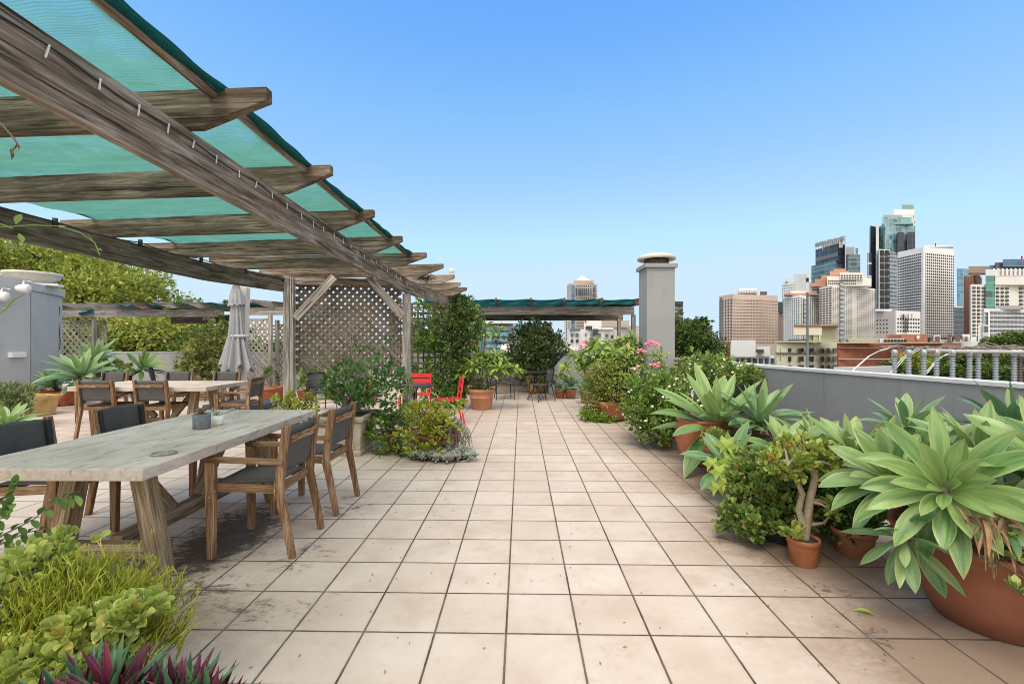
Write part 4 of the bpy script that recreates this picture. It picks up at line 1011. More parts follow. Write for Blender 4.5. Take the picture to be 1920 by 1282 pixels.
# frangipani
def whorl(m, tip, ax, n, L, w, droop=.9, rn=None):
    for i in range(n):
        t = i/n; th = i*2.4+rng.random()*.3; ang = .35+1.15*t**.7
        a = np.cross(ax, (.2,1,.1)); a /= np.linalg.norm(a); b = np.cross(ax, a); rad = a*math.cos(th)+b*math.sin(th)
        d = np.array(ax)*math.cos(ang)+rad*math.sin(ang)
        blade(m, np.array(tip), d, L*rng.uniform(.7,1.1), w, droop*rng.uniform(.6,1.5), .25, [(0,.10),(.15,.35),(.4,.85),(.65,1),(.85,.65),(1,.03)], 7, rnd=rng.random(), up=np.array(ax)*math.sin(ang)-rad*math.cos(ang)+np.array((0,0,.01)))
def frangipani(label, c, potspec, tips, L=.26, w=.075, n=15, potmat=M_TERRB, trunk=.03, group=None, extra=None, flow=()):
    c = Vector((c[0], c[1], 0)); r = thing('frangipani', label, 'frangipani', c, group=group); z = 0
    if potspec: m = MB(); pot(m, c, *potspec, [(.70,0),(.74,.02),(.86,.55),(.90,.56),(.90,.60),(.88,.61),(.92,.80),(.95,.81),(.95,.84),(1.03,.86),(1.04,.97),(1.01,1.0),(.9,1.0),(.88,.9)], 56); m.build('pot', potmat, r); soil(r, c, potspec[0]*.9, potspec[1]*.92); z = potspec[1]*.9
    m = MB(); b = MB(); o = Vector((c.x, c.y, z)); forks = [o+Vector((rng.gauss(0,.05), rng.gauss(0,.05), (0.12+rng.random()*.15)*max(.5, tips[0].z-z))) for _ in range(3)]
    for f in forks: b.tube([o, (o+f)/2+Vector((rng.gauss(0,.02), 0, 0)), f], [trunk, trunk*.85, trunk*.7], 7)
    for t in tips:
        f = min(forks, key=lambda q: abs(q.x-t.x)+rng.random()*.1); k = f.lerp(t, .5)+Vector(((t.x-f.x)*.22, 0, -.10*(t-f).length))
        b.tube([f, k, f.lerp(t, .8)+Vector(((t.x-f.x)*.12, 0, -.02)), t], [trunk*.7, trunk*.55, trunk*.45, trunk*.4], 6)
        ax = np.array(((t.x-f.x)*.6+rng.gauss(0,.15), rng.gauss(-.15,.25), 1.)); ax /= np.linalg.norm(ax); whorl(m, t, ax, n, L, w)
    m.build('foliage', M_FRAN, r); b.build('stem', M_BARK, r)
    if extra: em = MB(); crown(em, [extra], T_OVAL, .04, 10, .25); em.build('underplanting', M_SHRL, r)
    for q in flow:
        fm = MB(); flowers(fm, [tuple(q+Vector((rng.gauss(0,.045), rng.gauss(-.02,.03), rng.gauss(0,.03)))) for _ in range(11)], .036, 5, .8); fm.build('flower', M_PINK if rng.random() < .7 else M_PINKL, r)
    return r
c = gpos(903, 10.85)
frangipani('frangipani with drooping yellow green leaves in a big ribbed terracotta pot left of the path', c, (.315,.485),
  [W(*q) for q in ((876,690,10.8),(893,680,10.7),(912,675,10.9),(925,682,10.8),(942,680,10.9),(955,690,10.7),(965,697,10.9),(885,702,10.6),(905,690,11.1),(935,692,10.5),(868,700,10.9),(898,668,10.9),(930,668,10.9),(948,702,10.6),(918,705,10.5),(888,690,10.5))], .33, .082, 19,
  extra=((c.x, c.y, .56), (.27,.27,.12), 520))
frangipani('sparse frangipani with bare branches rising behind the climber at the far wall', gpos(884, 13.6), (.2,.3),
  [W(*q) for q in ((925,625,13.4),(938,618,13.5),(905,628,13.5),(893,640,13.3),(912,612,13.6))], .36, .085, 12, trunk=.035)
frangipani('large pink flowering frangipani left of the chimney', gpos(1160, 9.9), None,
  [W(px, py, d) for px, py, d in ((1085,672,10.2),(1100,660,10.4),(1112,650,10.2),(1128,656,9.9),(1140,645,10.3),(1152,662,9.7),(1165,650,10),(1175,640,10.2),(1183,634,10.3),(1190,650,10),(1172,672,9.6),(1135,680,9.7),(1110,680,9.9),(1150,690,9.5),(1185,680,9.7),(1195,668,9.8),(1120,668,10.4),(1160,640,10.4),(1095,690,10),(1128,700,9.5),(1165,705,9.3),(1188,705,9.4),(1075,668,10.6),(1062,690,10.6),(1105,670,9.8),(1122,690,9.6),(1140,668,9.8),(1158,676,9.6),(1170,690,9.5),(1190,688,9.6),(1200,650,9.9),(1178,658,9.8),(1148,650,10),(1118,645,10.3),(1090,682,10.1),(1145,705,9.4),(1180,720,9.2),(1155,722,9.2))], .27, .078, 17, trunk=.03,
  flow=[W(*q) for q in ((1090,650,10.2),(1098,640,10.3),(1145,727,9.2),(1193,690,9.5))])
frangipani('small pink flowering frangipani in front of the chimney', gpos(1216, 8.9), (.16,.25),
  [W(*q) for q in ((1205,672,9.0),(1225,668,9.1),(1240,664,9.2),(1222,690,8.9),(1200,690,8.8),(1235,680,9.2))], .22, .06, 13, trunk=.022,
  flow=[W(*q) for q in ((1218,645,9.0),(1224,644,9.0),(1199,658,8.9),(1231,684,8.7),(1190,692,8.8))])

# far end
def bistro_corner():
    c = gpos(1006, 14.35); r = thing('bay_shrub', 'big round fine leaved shrub in a yellow glazed pot behind the bistro table', 'shrub', c)
    m = MB(); m.lathe([(.20,0),(.24,.02),(.30,.25),(.34,.45),(.36,.50),(.40,.51),(.40,.55),(.34,.55),(.32,.5)], c, 40); m.build('pot', M_YELL, r); soil(r, c, .32, .52)
    ells = [E(1006,650,14.2,50,42,.6,3600), E(985,670,14.2,36,36,.5,1600), E(1032,668,14.2,36,38,.5,1600), E(1000,620,14.2,34,22,.4,900), E(1010,700,14.2,42,24,.4,1400)]
    m = MB(); tips = crown(m, ells, T_Q, .10, 9, .17, .25, .5); m.build('foliage', M_OLV, r)
    b = MB(); branches(b, (c.x, c.y, .5), tips[NR.choice(len(tips), 50)], .03); b.build('stem', M_BARKD, r)
bistro_corner()
def far_agaves():
    for px, py, d, L, lab in ((1070,712,12.9,.42,'dark green agave in a small pot at the foot of the curved wall'),(1100,700,11.9,.45,'dark green agave between the curved wall and the frangipani')):
        c = gpos(px, d); r = thing('potted_agave', lab, 'agave', c, group='agaves at the far end'); m = MB(); pot(m, c, .17, .26); m.build('pot', M_TERRO, r); soil(r, c, .15, .24)
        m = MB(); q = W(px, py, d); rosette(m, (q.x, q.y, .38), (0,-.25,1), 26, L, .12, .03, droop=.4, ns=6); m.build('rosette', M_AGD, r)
    shrub('potted_herb', 'small leafy plant in a terracotta pot left of the far dark agave', 'potted plant', gpos(1050, 13.0), (.15,.22), [E(1048,712,13,16,14,.2,220)], T_OVAL, .07, M_SHR, nb=8)
far_agaves()

# right row, from far to near
def bowl_bush():
    c = gpos(1147, 9.35); r = thing('bowl_planter', 'cracked terracotta bowl with an overgrown jade and a creeping green tuft at its foot', 'planter', c)
    m = MB(); m.lathe([(.20,0),(.27,.04),(.345,.14),(.335,.20),(.36,.24),(.385,.33),(.40,.35),(.41,.40),(.36,.40),(.34,.34)], c, 48); m.build('pot', M_TERRA, r); soil(r, c, .34, .37)
    ells = [E(1128,715,9.4,34,30,.4,1500), E(1110,745,9.3,20,28,.3,600), E(1150,745,9.2,30,22,.35,800), E(1140,700,9.5,40,22,.3,700)]
    m = MB(); tips = crown(m, ells, T_OVAL, .058, 12, .2, .3, .3); m.build('foliage', M_MIXJ, r)
    b = MB(); branches(b, (c.x, c.y, .35), tips[NR.choice(len(tips), 40)], .02); b.build('stem', M_TWIG, r)
    m = MB(); crown(m, [((c.x-.42, c.y-.12, .10), (.26,.22,.13), 900), ((c.x-.30, c.y-.28, .06), (.30,.15,.09), 500)], T_LONG, .075, 9, .3, .2, .8); m.build('creeping_tuft', M_GRASS, r)
M_MIXJ = m_leaf('mixed_jade_leaf', (.10,.17,.03), (.42,.46,.12), (.48,.28,.14), .42, .2)
bowl_bush()
def star_jasmine():
    c = gpos(1249, 6.95); r = thing('star_jasmine', 'dense white flowered shrub spilling towards the path, in small terracotta pots', 'shrub', c)
    ells = [E(1225,735,7.1,48,36,.5,2600), E(1200,770,7.0,32,34,.35,1400), E(1255,775,6.9,36,34,.4,1500), E(1228,805,6.75,30,26,.3,900), E(1250,735,7.5,44,36,.4,1200), E(1275,750,7.3,34,40,.4,900)]
    m = MB(); tips = crown(m, ells, T_OVAL, .055, 12, .17, .4, .35); m.build('foliage', M_SHRL2, r)
    b = MB(); branches(b, (c.x, c.y, .1), tips[NR.choice(len(tips), 46)], .02); b.build('stem', M_BARK, r)
    m = MB(); pot(m, c, .11, .22); pot(m, c+Vector((.02,0,.0)), .001, .2); m.build('pot', M_TERRO, r)
    fm = MB(); pts = []
    for e in ells:
        for q in ball(26, .95):
            if q[1] < .3: pts.append(tuple(np.array(e[0])+q*np.array(e[1])*1.04))
    flowers(fm, pts, .022, 5, .9); fm.build('flowers', M_PETAL, r)
M_SHRL2 = m_leaf('jasmine_leaf', (.05,.13,.02), (.32,.46,.10), (.50,.58,.16), .42, .28)
star_jasmine()
shrub('wall_shrub', 'loose flowering shrub along the parapet behind the tall agave', 'shrub', gpos(1350, 7.4), (.2,.3),
   [E(1330,690,7.6,36,26,.35,1200), E(1300,700,8.2,28,24,.3,700), E(1378,702,7.0,30,22,.25,800), E(1405,705,6.6,22,16,.25,450), E(1340,725,7.4,40,30,.3,900), E(1362,672,7.6,12,12,.15,120)], T_OVAL, .06, M_SHRL, nb=40, shell=.3,
   flow=[(E(1330,690,7.6,36,26,.35,1), 26), (E(1378,702,7.0,30,22,.25,1), 16)])
jade('jade_plant', 'small open jade by the corner where the parapet meets the chimney', 'jade plant', gpos(1277, 9.0), (.15,.24), [E(1275,675,9.0,18,12,.15,160), E(1288,690,8.9,14,12,.12,100)], .05, M_MIXJ, nb=22, crad=.3)
def bromeliad():
    c = gpos(1266, 8.5); r = thing('bromeliad', 'red and green bromeliad near the chimney corner', 'bromeliad', c)
    m = MB(); m.box((c.x, c.y+.02, .40), (.5, .3, .8)); m.build('pedestal', M_CHIM, r)
    m = MB(); pot(m, c+Vector((0,0,.8)), .10, .14); m.build('pot', M_TERRA, r)
    m = MB(); rosette(m, c+Vector((-.05,-.03,.95)), (-.3,-.3,1), 18, .2, .04, .01, droop=.6, ns=6); m.build('red_leaves', M_LRED, r)
    m = MB(); rosette(m, c+Vector((.10,-.05,.95)), (.3,-.3,1), 18, .2, .035, .01, droop=.7, ns=6); m.build('green_leaves', M_FRAN, r)
bromeliad()

def dead_leaves(m, c, n, L, dirx=0, spread=.12):
    for k in range(n):
        a = rng.uniform(PI, 2*PI); o = Vector(c)+Vector((rng.gauss(0,spread*.5), rng.gauss(-.02,spread*.3), rng.gauss(0,.03)))
        blade(m, o, np.array((math.cos(a)*.7+dirx+rng.gauss(0,.3), math.sin(a)*.5, rng.uniform(-.8,.5))), L*rng.uniform(.4,1.2), rng.uniform(.010,.026), rng.uniform(1.5,4.5), 1.0, [(0,.6),(.3,1),(.7,.8),(1,.2)], 9, twist=rng.gauss(0,4))
def agave_plant(label, c, potspec, ros, mat, potmat=M_TERRA, prof=POTR, dead=(), stems=True, group='large soft leaved agaves along the right wall', wf=.30, droop=.55, n=26):
    c = Vector((c[0], c[1], 0)); r = thing('potted_agave', label, 'agave', c, group=group); z = 0
    if potspec: m = MB(); pot(m, c, *potspec, prof, 64); m.build('pot', potmat, r); soil(r, c, potspec[0]*.86, potspec[1]*.9); z = potspec[1]*.88
    b = MB()
    for (q, ax, L) in ros:
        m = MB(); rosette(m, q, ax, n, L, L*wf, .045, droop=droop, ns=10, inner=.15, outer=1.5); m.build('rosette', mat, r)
        o = Vector((c.x+(q.x-c.x)*.3, c.y+(q.y-c.y)*.3, z)); a = Vector(ax).normalized(); b.tube([o, o.lerp(q, .5)-a*.05, q-a*.10, q], [.045,.04,.04,.035], 8)
    b.build('stem', M_BARK, r)
    if dead:
        m = MB()
        for q, k, L in dead: dead_leaves(m, q, k, L)
        m.build('dead_leaves', M_DRY, r)
    return r
BOWLP = [(.50,0),(.56,.01),(.72,.30),(.86,.62),(.93,.80),(.95,.82),(.97,.92),(1.0,.94),(1.0,1.0),(.93,1.0),(.90,.92)]
ROUNDP = [(.55,0),(.62,.02),(.86,.28),(.96,.52),(.98,.72),(.90,.90),(.88,.93),(.95,.95),(.95,1.0),(.82,1.0),(.80,.9)]
agave_plant('tall upright agave with pale broad leaves in a round terracotta jar', (2.55, 6.0), (.38,.60),
   [(W(1345,792,5.75), (-.10,-.30,1), .86)], M_AG, prof=ROUNDP, droop=.38, n=27, wf=.24)
agave_plant('upright agave with a pale crown right of the tall jar agave', (3.05, 5.75), (.20,.42), [(W(1425,785,5.45), (.12,-.25,1), .62)], M_AGB, dead=[(W(1425,800,5.5), 14, .25)], droop=.35, n=25, wf=.26)
agave_plant('low blue green agave in front of the round jar', (2.45, 5.0), (.16,.22), [(W(1368,872,4.7), (-.2,-.35,1), .50)], M_AGB, n=20, droop=.5)
agave_plant('spreading agave behind the jade along the wall', (2.95, 4.75), (.20,.3), [(W(1478,850,4.55), (-.05,-.3,1), .48), (W(1535,838,4.7), (.25,-.25,1), .46)], M_AG, n=22, droop=.5)
def euph():
    c = gpos(1345, 5.35); r = thing('tiny_succulent', 'clump of tiny brown green succulents below the tall agave', 'succulents', c)
    m = MB(); pot(m, c, .15, .36); m.build('pot', M_TERRO, r); q = W(1340,822,5.2)
    m = MB(); crown(m, [((q.x, q.y, q.z), (.15,.13,.10), 900)], T_OVAL, .026, 10, .2, .7, .8); m.build('foliage', M_MIXJ, r)
    m = MB(); m.tube([c+Vector((0,0,.3)), q], .03, 6); m.build('stem', M_BARKD, r)
euph()
def sycamore():
    c = gpos(1365, 4.6); r = thing('maple_seedling', 'seedling with lobed yellow green and orange leaves beside the jade', 'seedling', c)
    g = MB(); o = MB(); b = MB()
    for px, py, d, s, aut in ((1362,835,4.25,.11,0),(1372,865,4.2,.13,0),(1350,885,4.15,.10,0),(1362,905,4.1,.10,0),(1388,850,4.2,.08,0),(1393,878,4.0,.09,1),(1378,900,4.0,.09,1),(1395,930,3.95,.07,1),(1345,915,4.1,.09,0),(1335,870,4.3,.09,0)):
        q = W(px, py, d); b.tube([c+Vector((0,0,.02)), (c+q)/2+Vector((.03,0,.1)), q], [.008,.005,.003], 4)
        ax = np.array((rng.gauss(0,.3), -.9, .5)); ax /= np.linalg.norm(ax); a1 = np.cross(ax, (0,0,1)); a1 /= np.linalg.norm(a1); a2 = np.cross(a1, ax)
        pts = [np.array(q)+(a1*math.sin(t)+a2*-math.cos(t))*s*(1 if k % 2 else .55)*(1.0 if t else .2)+ax*.015*math.cos(3*t) for k, t in enumerate(np.linspace(0, 2*PI, 13)[:-1])]
        (o if aut else g).add(pts, [tuple(range(12))], r=np.full(12, .75+rng.random()*.2))
    g.build('green_leaves', M_FRAN, r); o.build('orange_leaves', M_AUT, r); b.build('stem', M_TWIG, r)
sycamore()
# big jade + small potted jade tree
jade('jade_plant', 'wide bushy jade in a dark plastic bowl in front of the agaves', 'jade plant', (2.22, 3.75), (.25,.20),
   [E(1450,880,3.9,60,34,.32,1300), E(1420,925,3.75,52,34,.28,1000), E(1400,975,3.6,42,26,.22,600), E(1470,945,3.8,50,40,.28,900), E(1500,880,3.9,40,30,.28,700), E(1470,975,3.45,40,22,.15,330)], .048, M_JADD, M_DARKPOT, .028, 60, crad=.17)
def jade_tree():
    c = Vector((XD(1506, 3.28), 3.28, 0)); r = thing('jade_tree', 'little jade tree with a thick bare trunk in a small terracotta pot', 'jade plant', c)
    m = MB(); pot(m, c, .108, .19); m.build('pot', M_TERRA, r); soil(r, c, .095, .172)
    b = MB(); o = c+Vector((0,0,.16))
    K = [W(1512,985,3.27), W(1518,940,3.25), W(1528,895,3.25), W(1520,865,3.3)]
    b.tube([o]+K, [.036,.030,.027,.023,.018], 10)
    b.tube([K[0]-Vector((0,0,.06)), W(1497,955,3.25), W(1505,925,3.25), W(1490,892,3.2), W(1478,870,3.2)], [.026,.022,.02,.016,.012], 8)
    b.tube([K[0], W(1545,980,3.25), W(1556,965,3.2)], [.015,.011,.007], 7); b.tube([o, W(1493,975,3.2), W(1490,965,3.2)], [.012,.008,.005], 6)
    ells = [E(1500,850,3.35,44,26,.16,420), E(1470,870,3.3,36,24,.15,300), E(1540,860,3.4,34,26,.15,280), E(1560,960,3.2,18,20,.08,60), E(1485,1000,3.15,16,12,.07,60)]
    m = MB(); tips = crown(m, ells, T_ROUND, .05, 9, .22, .4, .45, jit=.25); m.build('foliage', M_JADE, r)
    for t in tips[::2]:
        q = min(K+[W(1478,870,3.2), W(1505,925,3.25)], key=lambda k: (Vector(t)-k).length); b.tube([q, (q+Vector(t))/2+Vector((0,0,.02)), t], [.012,.008,.005], 5)
    b.build('trunk', M_TWIG2, r)
M_TWIG2 = m_plain('jade_trunk', (.30,.24,.17), .85, .25, 18, .5, 25)
jade_tree()
shrub('dark_groundcover', 'dark small leaved plant in a terracotta pot under the foreground agaves', 'potted plant', gpos(1600, 3.45), (.15,.19),
   [E(1560,955,3.7,44,44,.3,900), E(1592,975,3.5,36,36,.25,620), E(1630,950,3.6,34,40,.25,420)], T_ROUND, .045, M_SHRD, nb=20, potmat=M_TERRO)
# foreground agave group
def fg_agaves():
    BR = .47; c = (2.78, 2.62)
    r = agave_plant('huge foreground agave clump spilling out of a wide terracotta bowl at the right edge', c, (BR,.50),
      [(W(1772,918,2.42), (-.58,-.58,.45), .40)], M_AG, potmat=M_TERRD, prof=BOWLP, dead=[(W(1835,965,2.22), 26, .24)], n=30, droop=.62, wf=.25)
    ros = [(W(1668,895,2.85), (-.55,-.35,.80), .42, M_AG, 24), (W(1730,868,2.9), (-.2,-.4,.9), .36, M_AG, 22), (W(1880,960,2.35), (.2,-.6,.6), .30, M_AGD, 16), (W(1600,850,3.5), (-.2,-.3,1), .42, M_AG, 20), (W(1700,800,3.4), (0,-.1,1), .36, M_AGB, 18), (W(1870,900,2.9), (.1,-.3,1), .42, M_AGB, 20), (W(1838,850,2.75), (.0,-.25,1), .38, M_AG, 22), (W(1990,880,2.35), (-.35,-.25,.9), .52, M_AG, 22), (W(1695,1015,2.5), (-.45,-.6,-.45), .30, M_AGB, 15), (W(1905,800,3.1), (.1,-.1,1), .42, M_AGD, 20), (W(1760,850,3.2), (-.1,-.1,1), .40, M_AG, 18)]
    b = MB(); cc = Vector((c[0], c[1], .42))
    for q, ax, L, mt, n in ros:
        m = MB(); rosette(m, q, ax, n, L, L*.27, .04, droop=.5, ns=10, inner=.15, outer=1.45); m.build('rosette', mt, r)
        a = Vector(ax).normalized(); b.tube([cc, cc.lerp(q, .5), q-a*.08, q], [.045,.04,.035,.03], 8)
    b.build('stem', M_BARK, r)
    m = MB(); crown(m, [((2.8,2.75,.62),(.42,.35,.16),260)], T_OVAL, .07, 8); m.build('underplanting', M_SHRD, r)
fg_agaves()
shrub('white_flower_sprig', 'light green sprig with small white flowers at the right edge in front of the bowl', 'sprig', (2.62, 2.12), None,
   [(tuple(W(1912,1030,2.2)), (.07,.1,.22), 110), (tuple(W(1915,1150,2.15)), (.05,.08,.10), 40)], T_OVAL, .05, M_SHRL, nb=14, r0=.006)

# foreground left planting
def fg_planter():
    c = Vector((-2.25, 1.72, 0)); r = thing('succulent_planter', 'stone planter crammed with jade, firesticks and purple leaved plants in the lower left corner', 'planter', c)
    m = MB(); m.sqpot([(.92,0),(.95,.04),(.9,.06),(.95,.26),(1.0,.28),(1.0,.34),(.9,.34),(.88,.28)], c, .50, .36); m.build('planter_body', M_STONE, r, .01)
    s = MB(); s.box((c.x, c.y, .27), (.86,.6,.06)); s.build('soil', M_SOIL, r)
    ells = [E(70,1050,2.25,62,34,.20,170), E(30,1120,2.1,60,34,.2,140), E(150,1215,1.8,60,20,.14,110), E(50,1240,1.8,70,34,.2,170), E(235,1150,1.82,52,20,.1,120), E(160,1165,1.8,40,18,.1,80), E(262,1170,1.95,44,20,.12,95), E(150,1235,1.75,74,30,.15,170), E(125,1080,2.2,28,16,.12,36)]
    m = MB(); ells = [(a_, b_, int(n_*2.3)) for a_, b_, n_ in ells]; tips = crown(m, ells, T_JADE, .043, 9, .25, .35, .55, jit=.22); m.build('jade_foliage', M_JADF, r)
    b = MB(); 
    for e_, t_ in ((e_, t_) for e_ in ells for t_ in tips[NR.choice(len(tips), 60)] if np.linalg.norm(t_-np.array(e_[0])) < .16):
        q_ = np.array(e_[0])-np.array((0,-.02,.09)); b.tube([q_, (q_+t_)/2+NR.normal(0,.012,3), t_], [.008,.006,.004], 5)
    for e_ in ells: b.tube([(c.x+(e_[0][0]-c.x)*.5, c.y+(e_[0][1]-c.y)*.5, .30), np.array(e_[0])-np.array((0,-.02,.09))], [.011,.008], 6)
    b.build('jade_stem', M_TWIG2, r)
    # firesticks
    m = MB(); o = np.array((c.x-.02, c.y+.12, .30))
    for px, py, d, n, sp in ((160,1105,2.15,560,.12), (220,1140,2.05,560,.11), (110,1140,2.1,380,.12), (40,1180,1.95,300,.14), (258,1185,1.9,260,.08), (190,1190,1.9,460,.11)):
        q = np.array(W(px, py, d))
        for k in range(n):
            e = q+NR.normal(0, 1, 3)*np.array((sp, sp*.8, sp*.5)); dr = np.array((rng.gauss((e[0]-o[0])*.9,.28), rng.gauss(-.1,.28), 1.)); dr /= np.linalg.norm(dr); L = rng.uniform(.05,.10)
            rr = min(1, max(0, .35+.8*rng.random()*(e[2]-.3)/.45))
            for j in range(2):
                d2 = dr+NR.normal(0,.28,3); d2 /= np.linalg.norm(d2); a = e-dr*L; t = e+d2*L*.6
                s1 = np.cross(dr, (.3,.9,.1)); s1 /= np.linalg.norm(s1); s2 = np.cross(dr, s1); w = .0033
                tri = lambda p, k_: [p+s1*k_, p-s1*k_*.5+s2*k_*.86, p-s1*k_*.5-s2*k_*.86]
                m.add(tri(a, w)+tri(e, w)+tri(t, w*.7), [(0,1,4,3),(1,2,5,4),(2,0,3,5),(3,4,7,6),(4,5,8,7),(5,3,6,8)], r=np.full(9, rr), smooth=True)
    m.build('firesticks', M_FIRE, r)
    # feathery green tufts
    m = MB()
    for px, py, d in ((20,1170,2.0),(55,1190,1.95),(200,1175,1.95)):
        rosette(m, W(px, py, d), (0,-.4,1), 26, .09, .012, .01, droop=.3, ns=4)
    m.build('green_tufts', M_GRASS, r)
    # purple rhoeo along the front
    m = MB()
    for px, py, d, L in ((75,1375,1.5,.18),(120,1355,1.5,.19),(165,1335,1.5,.20),(205,1335,1.45,.21),(245,1350,1.5,.19),(285,1355,1.5,.18),(325,1345,1.5,.18),(360,1348,1.5,.18),(392,1362,1.5,.18),(20,1385,1.6,.16),(220,1330,1.55,.19),(345,1340,1.55,.18),(410,1375,1.52,.17)):
        q = W(px, py, d); n = 20
        for k in range(n):
            a = k*2.4; ang = .12+.75*(k/n); dr = (math.cos(a)*math.sin(ang), math.sin(a)*math.sin(ang), math.cos(ang))
            blade(m, q, dr, L*rng.uniform(.8,1.15), .034, .25, .7, [(0,.9),(.3,1),(.6,.8),(.85,.4),(1,.02)], 7, rnd=rng.random(), up=(-math.cos(a)*math.cos(ang), -math.sin(a)*math.cos(ang), math.sin(ang)+.001))
    m.build('purple_leaves', M_RHO, r)
    b = MB()
    for px in range(10, 400, 18): q = W(px, 1335, 1.52); b.tube([(q.x, q.y, .2), q], .015, 6)
    b.build('purple_stem', M_BARKD, r)
    bx = MB(); bx.sqpot([(.95,0),(1.0,.20),(1.0,.24),(.9,.24)], (-1.33,1.52,0), .40, .14, .05); bx.build('trough', M_STONE, r, .01)
T_JADE = T_leaf([(0,.07),(.22,.26),(.5,.40),(.78,.38),(.94,.22),(1,.05)], .42)
fg_planter()
def sprig():
    c = W(-30, 1010, 2.45); r = thing('glossy_sprig', 'glossy dark leafed sprig reaching in from the left edge below the near table', 'sprig', (c.x, c.y, 0))
    b = MB(); m = MB()
    for pts, n in (([W(-60,1040,2.4), W(10,1000,2.4), W(60,975,2.4), W(110,935,2.4), W(140,928,2.4)], 15), ([W(-60,1060,2.4), W(0,1020,2.4), W(50,998,2.4), W(88,990,2.4)], 9), ([W(-60,1000,2.4), W(-10,950,2.4), W(20,930,2.4), W(30,905,2.4)], 11), ([W(-60,990,2.3), W(5,970,2.3), W(20,945,2.3)], 9)):
        b.tube(pts, [.006]*2+[.003]*(len(pts)-2), 5)
        for k in range(n):
            t = (k+2)/(n+1)*(len(pts)-1); i = min(int(t), len(pts)-2); p = pts[i].lerp(pts[i+1], t-i); dd = (pts[i+1]-pts[i]).normalized(); s = 1 if k % 2 else -1
            blade(m, p, np.array((dd.x+s*.1, dd.y-.3, dd.z+s*.75)), .078, .036, .5, .35, [(0,.15),(.3,.8),(.5,1),(.8,.6),(1,.03)], 6, rnd=min(.93, .25+.7*k/n*rng.random()))
    b.tube([(c.x-.1, c.y, 0), (c.x-.12, c.y, .4), tuple(W(-60,1040,2.4))], .012, 6)
    b.build('stem', M_TWIG, r); m.build('leaves', M_SHR, r)
sprig()
# left middle: feathery plant, agave tips, yellow pot, red planter with agaves

M_OLV3 = m_leaf('feathery_leaf', (.10,.15,.05), (.38,.44,.20), None, .5, .25)
shrub('feathery_shrub', 'soft grey green feathery shrub in a pot at the left edge', 'shrub', gpos(8, 8.6), (.26,.3), [E(5,745,8.4,46,28,.35,1500), E(25,765,8.3,28,16,.25,450)], T_LONG, .10, M_OLV3, shell=.3, up=.6, nb=14, potmat=M_TERRO)
agave_plant('light green agave showing only its leaf tips behind the near left chair', gpos(15, 5.7), (.2,.25), [(W(12,795,5.6), (.1,-.2,1), .36)], M_AG, n=22, droop=.5, group=None)
def yellow_pot():
    c = gpos(57, 9.85); r = thing('yellow_pot', 'square mustard glazed pot with one arching pale leaf by the stair house', 'pot', c)
    m = MB(); m.sqpot([(.78,0),(.82,.03),(.76,.06),(.80,.08),(.90,.33),(.98,.36),(1.02,.40),(1.02,.44),(.88,.44),(.86,.38)], c, .36, .36, -.2); m.build('pot', M_YELL, r, .012)
    s = MB(); s.box((c.x,c.y,.37), (.55,.55,.05)); s.build('soil', M_SOIL, r)
    m = MB()
    for a, L in ((1.2,.5),(.6,.45),(2.2,.3),(-1.5,.4)): blade(m, c+Vector((.05,-.25,.42)), np.array((math.cos(a)*.7, -.5, 1.)), L, .05, 2.4, .4, ns=10, rnd=.8)
    m.build('arching_leaf', M_AGB, r)
yellow_pot()
def red_planter():
    c = gpos(118, 11.6); r = thing('agave_planter', 'low rust red planter with two broad green agaves beside the stair house', 'planter', c)
    m = MB(); m.lathe([(.34,0),(.38,.01),(.40,.05),(.50,.28),(.53,.30),(.55,.36),(.54,.38),(.48,.38),(.46,.33)], c, 8, sx=1.15, smooth=False); m.build('pot', M_TERRO2, r); soil(r, c, .42, .35)
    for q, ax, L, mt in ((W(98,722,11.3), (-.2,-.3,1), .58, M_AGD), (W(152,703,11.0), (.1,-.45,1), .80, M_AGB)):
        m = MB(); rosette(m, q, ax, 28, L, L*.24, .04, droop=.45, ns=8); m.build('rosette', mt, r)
    b = MB(); b.tube([c+Vector((0,0,.3)), W(98,722,11.3)], .05); b.tube([c+Vector((0.1,0,.3)), W(152,703,11.0)], .05); b.build('stem', M_BARK, r)
M_TERRO2 = m_plain('rust_planter', (.40,.10,.05), .7, .3, 4, .2, 40, dirt=((.15,.06,.04), .6))
red_planter()
def tall_agaves():
    c = gpos(180, 13.2); r = thing('tall_agave', 'grey green agave on a tall stem in front of the pale lattice', 'agave', c)
    m = MB(); q = W(178,672,12.9); rosette(m, q, (.1,-.35,1), 28, .72, .17, .05, droop=.4, ns=8); m.build('rosette', M_AGB, r)
    b = MB(); b.tube([c, c+Vector((.1,0,.5)), q], [.06,.06,.05]); b.build('stem', M_BARKD, r)
    m = MB(); pot(m, c, .28, .35); m.build('pot', M_TERRO, r)
    c = gpos(235, 14.3); r = thing('leaning_agave', 'agave on a leaning trunk against the pale far left parapet', 'agave', c)
    m = MB(); q = W(268,690,14.1); rosette(m, q, (.75,-.3,1), 24, .66, .15, .05, droop=.3, ns=8, outer=1.2); m.build('rosette', M_AG, r)
    b = MB(); b.tube([c, c+Vector((.15,0,.45)), W(245,703,14.1), q], [.06,.055,.055,.05]); b.build('stem', M_BARKD, r)
    c = gpos(222, 12.9); r = thing('small_agave', 'small dark agave rosette right of the tall stemmed agave', 'agave', c)
    m = MB(); q = W(222,708,12.9); rosette(m, q, (.1,-.3,1), 20, .42, .11, .05, droop=.4, ns=7); m.build('rosette', M_AGD, r)
    b = MB(); b.tube([c, q], .05); b.build('stem', M_BARKD, r)
tall_agaves()
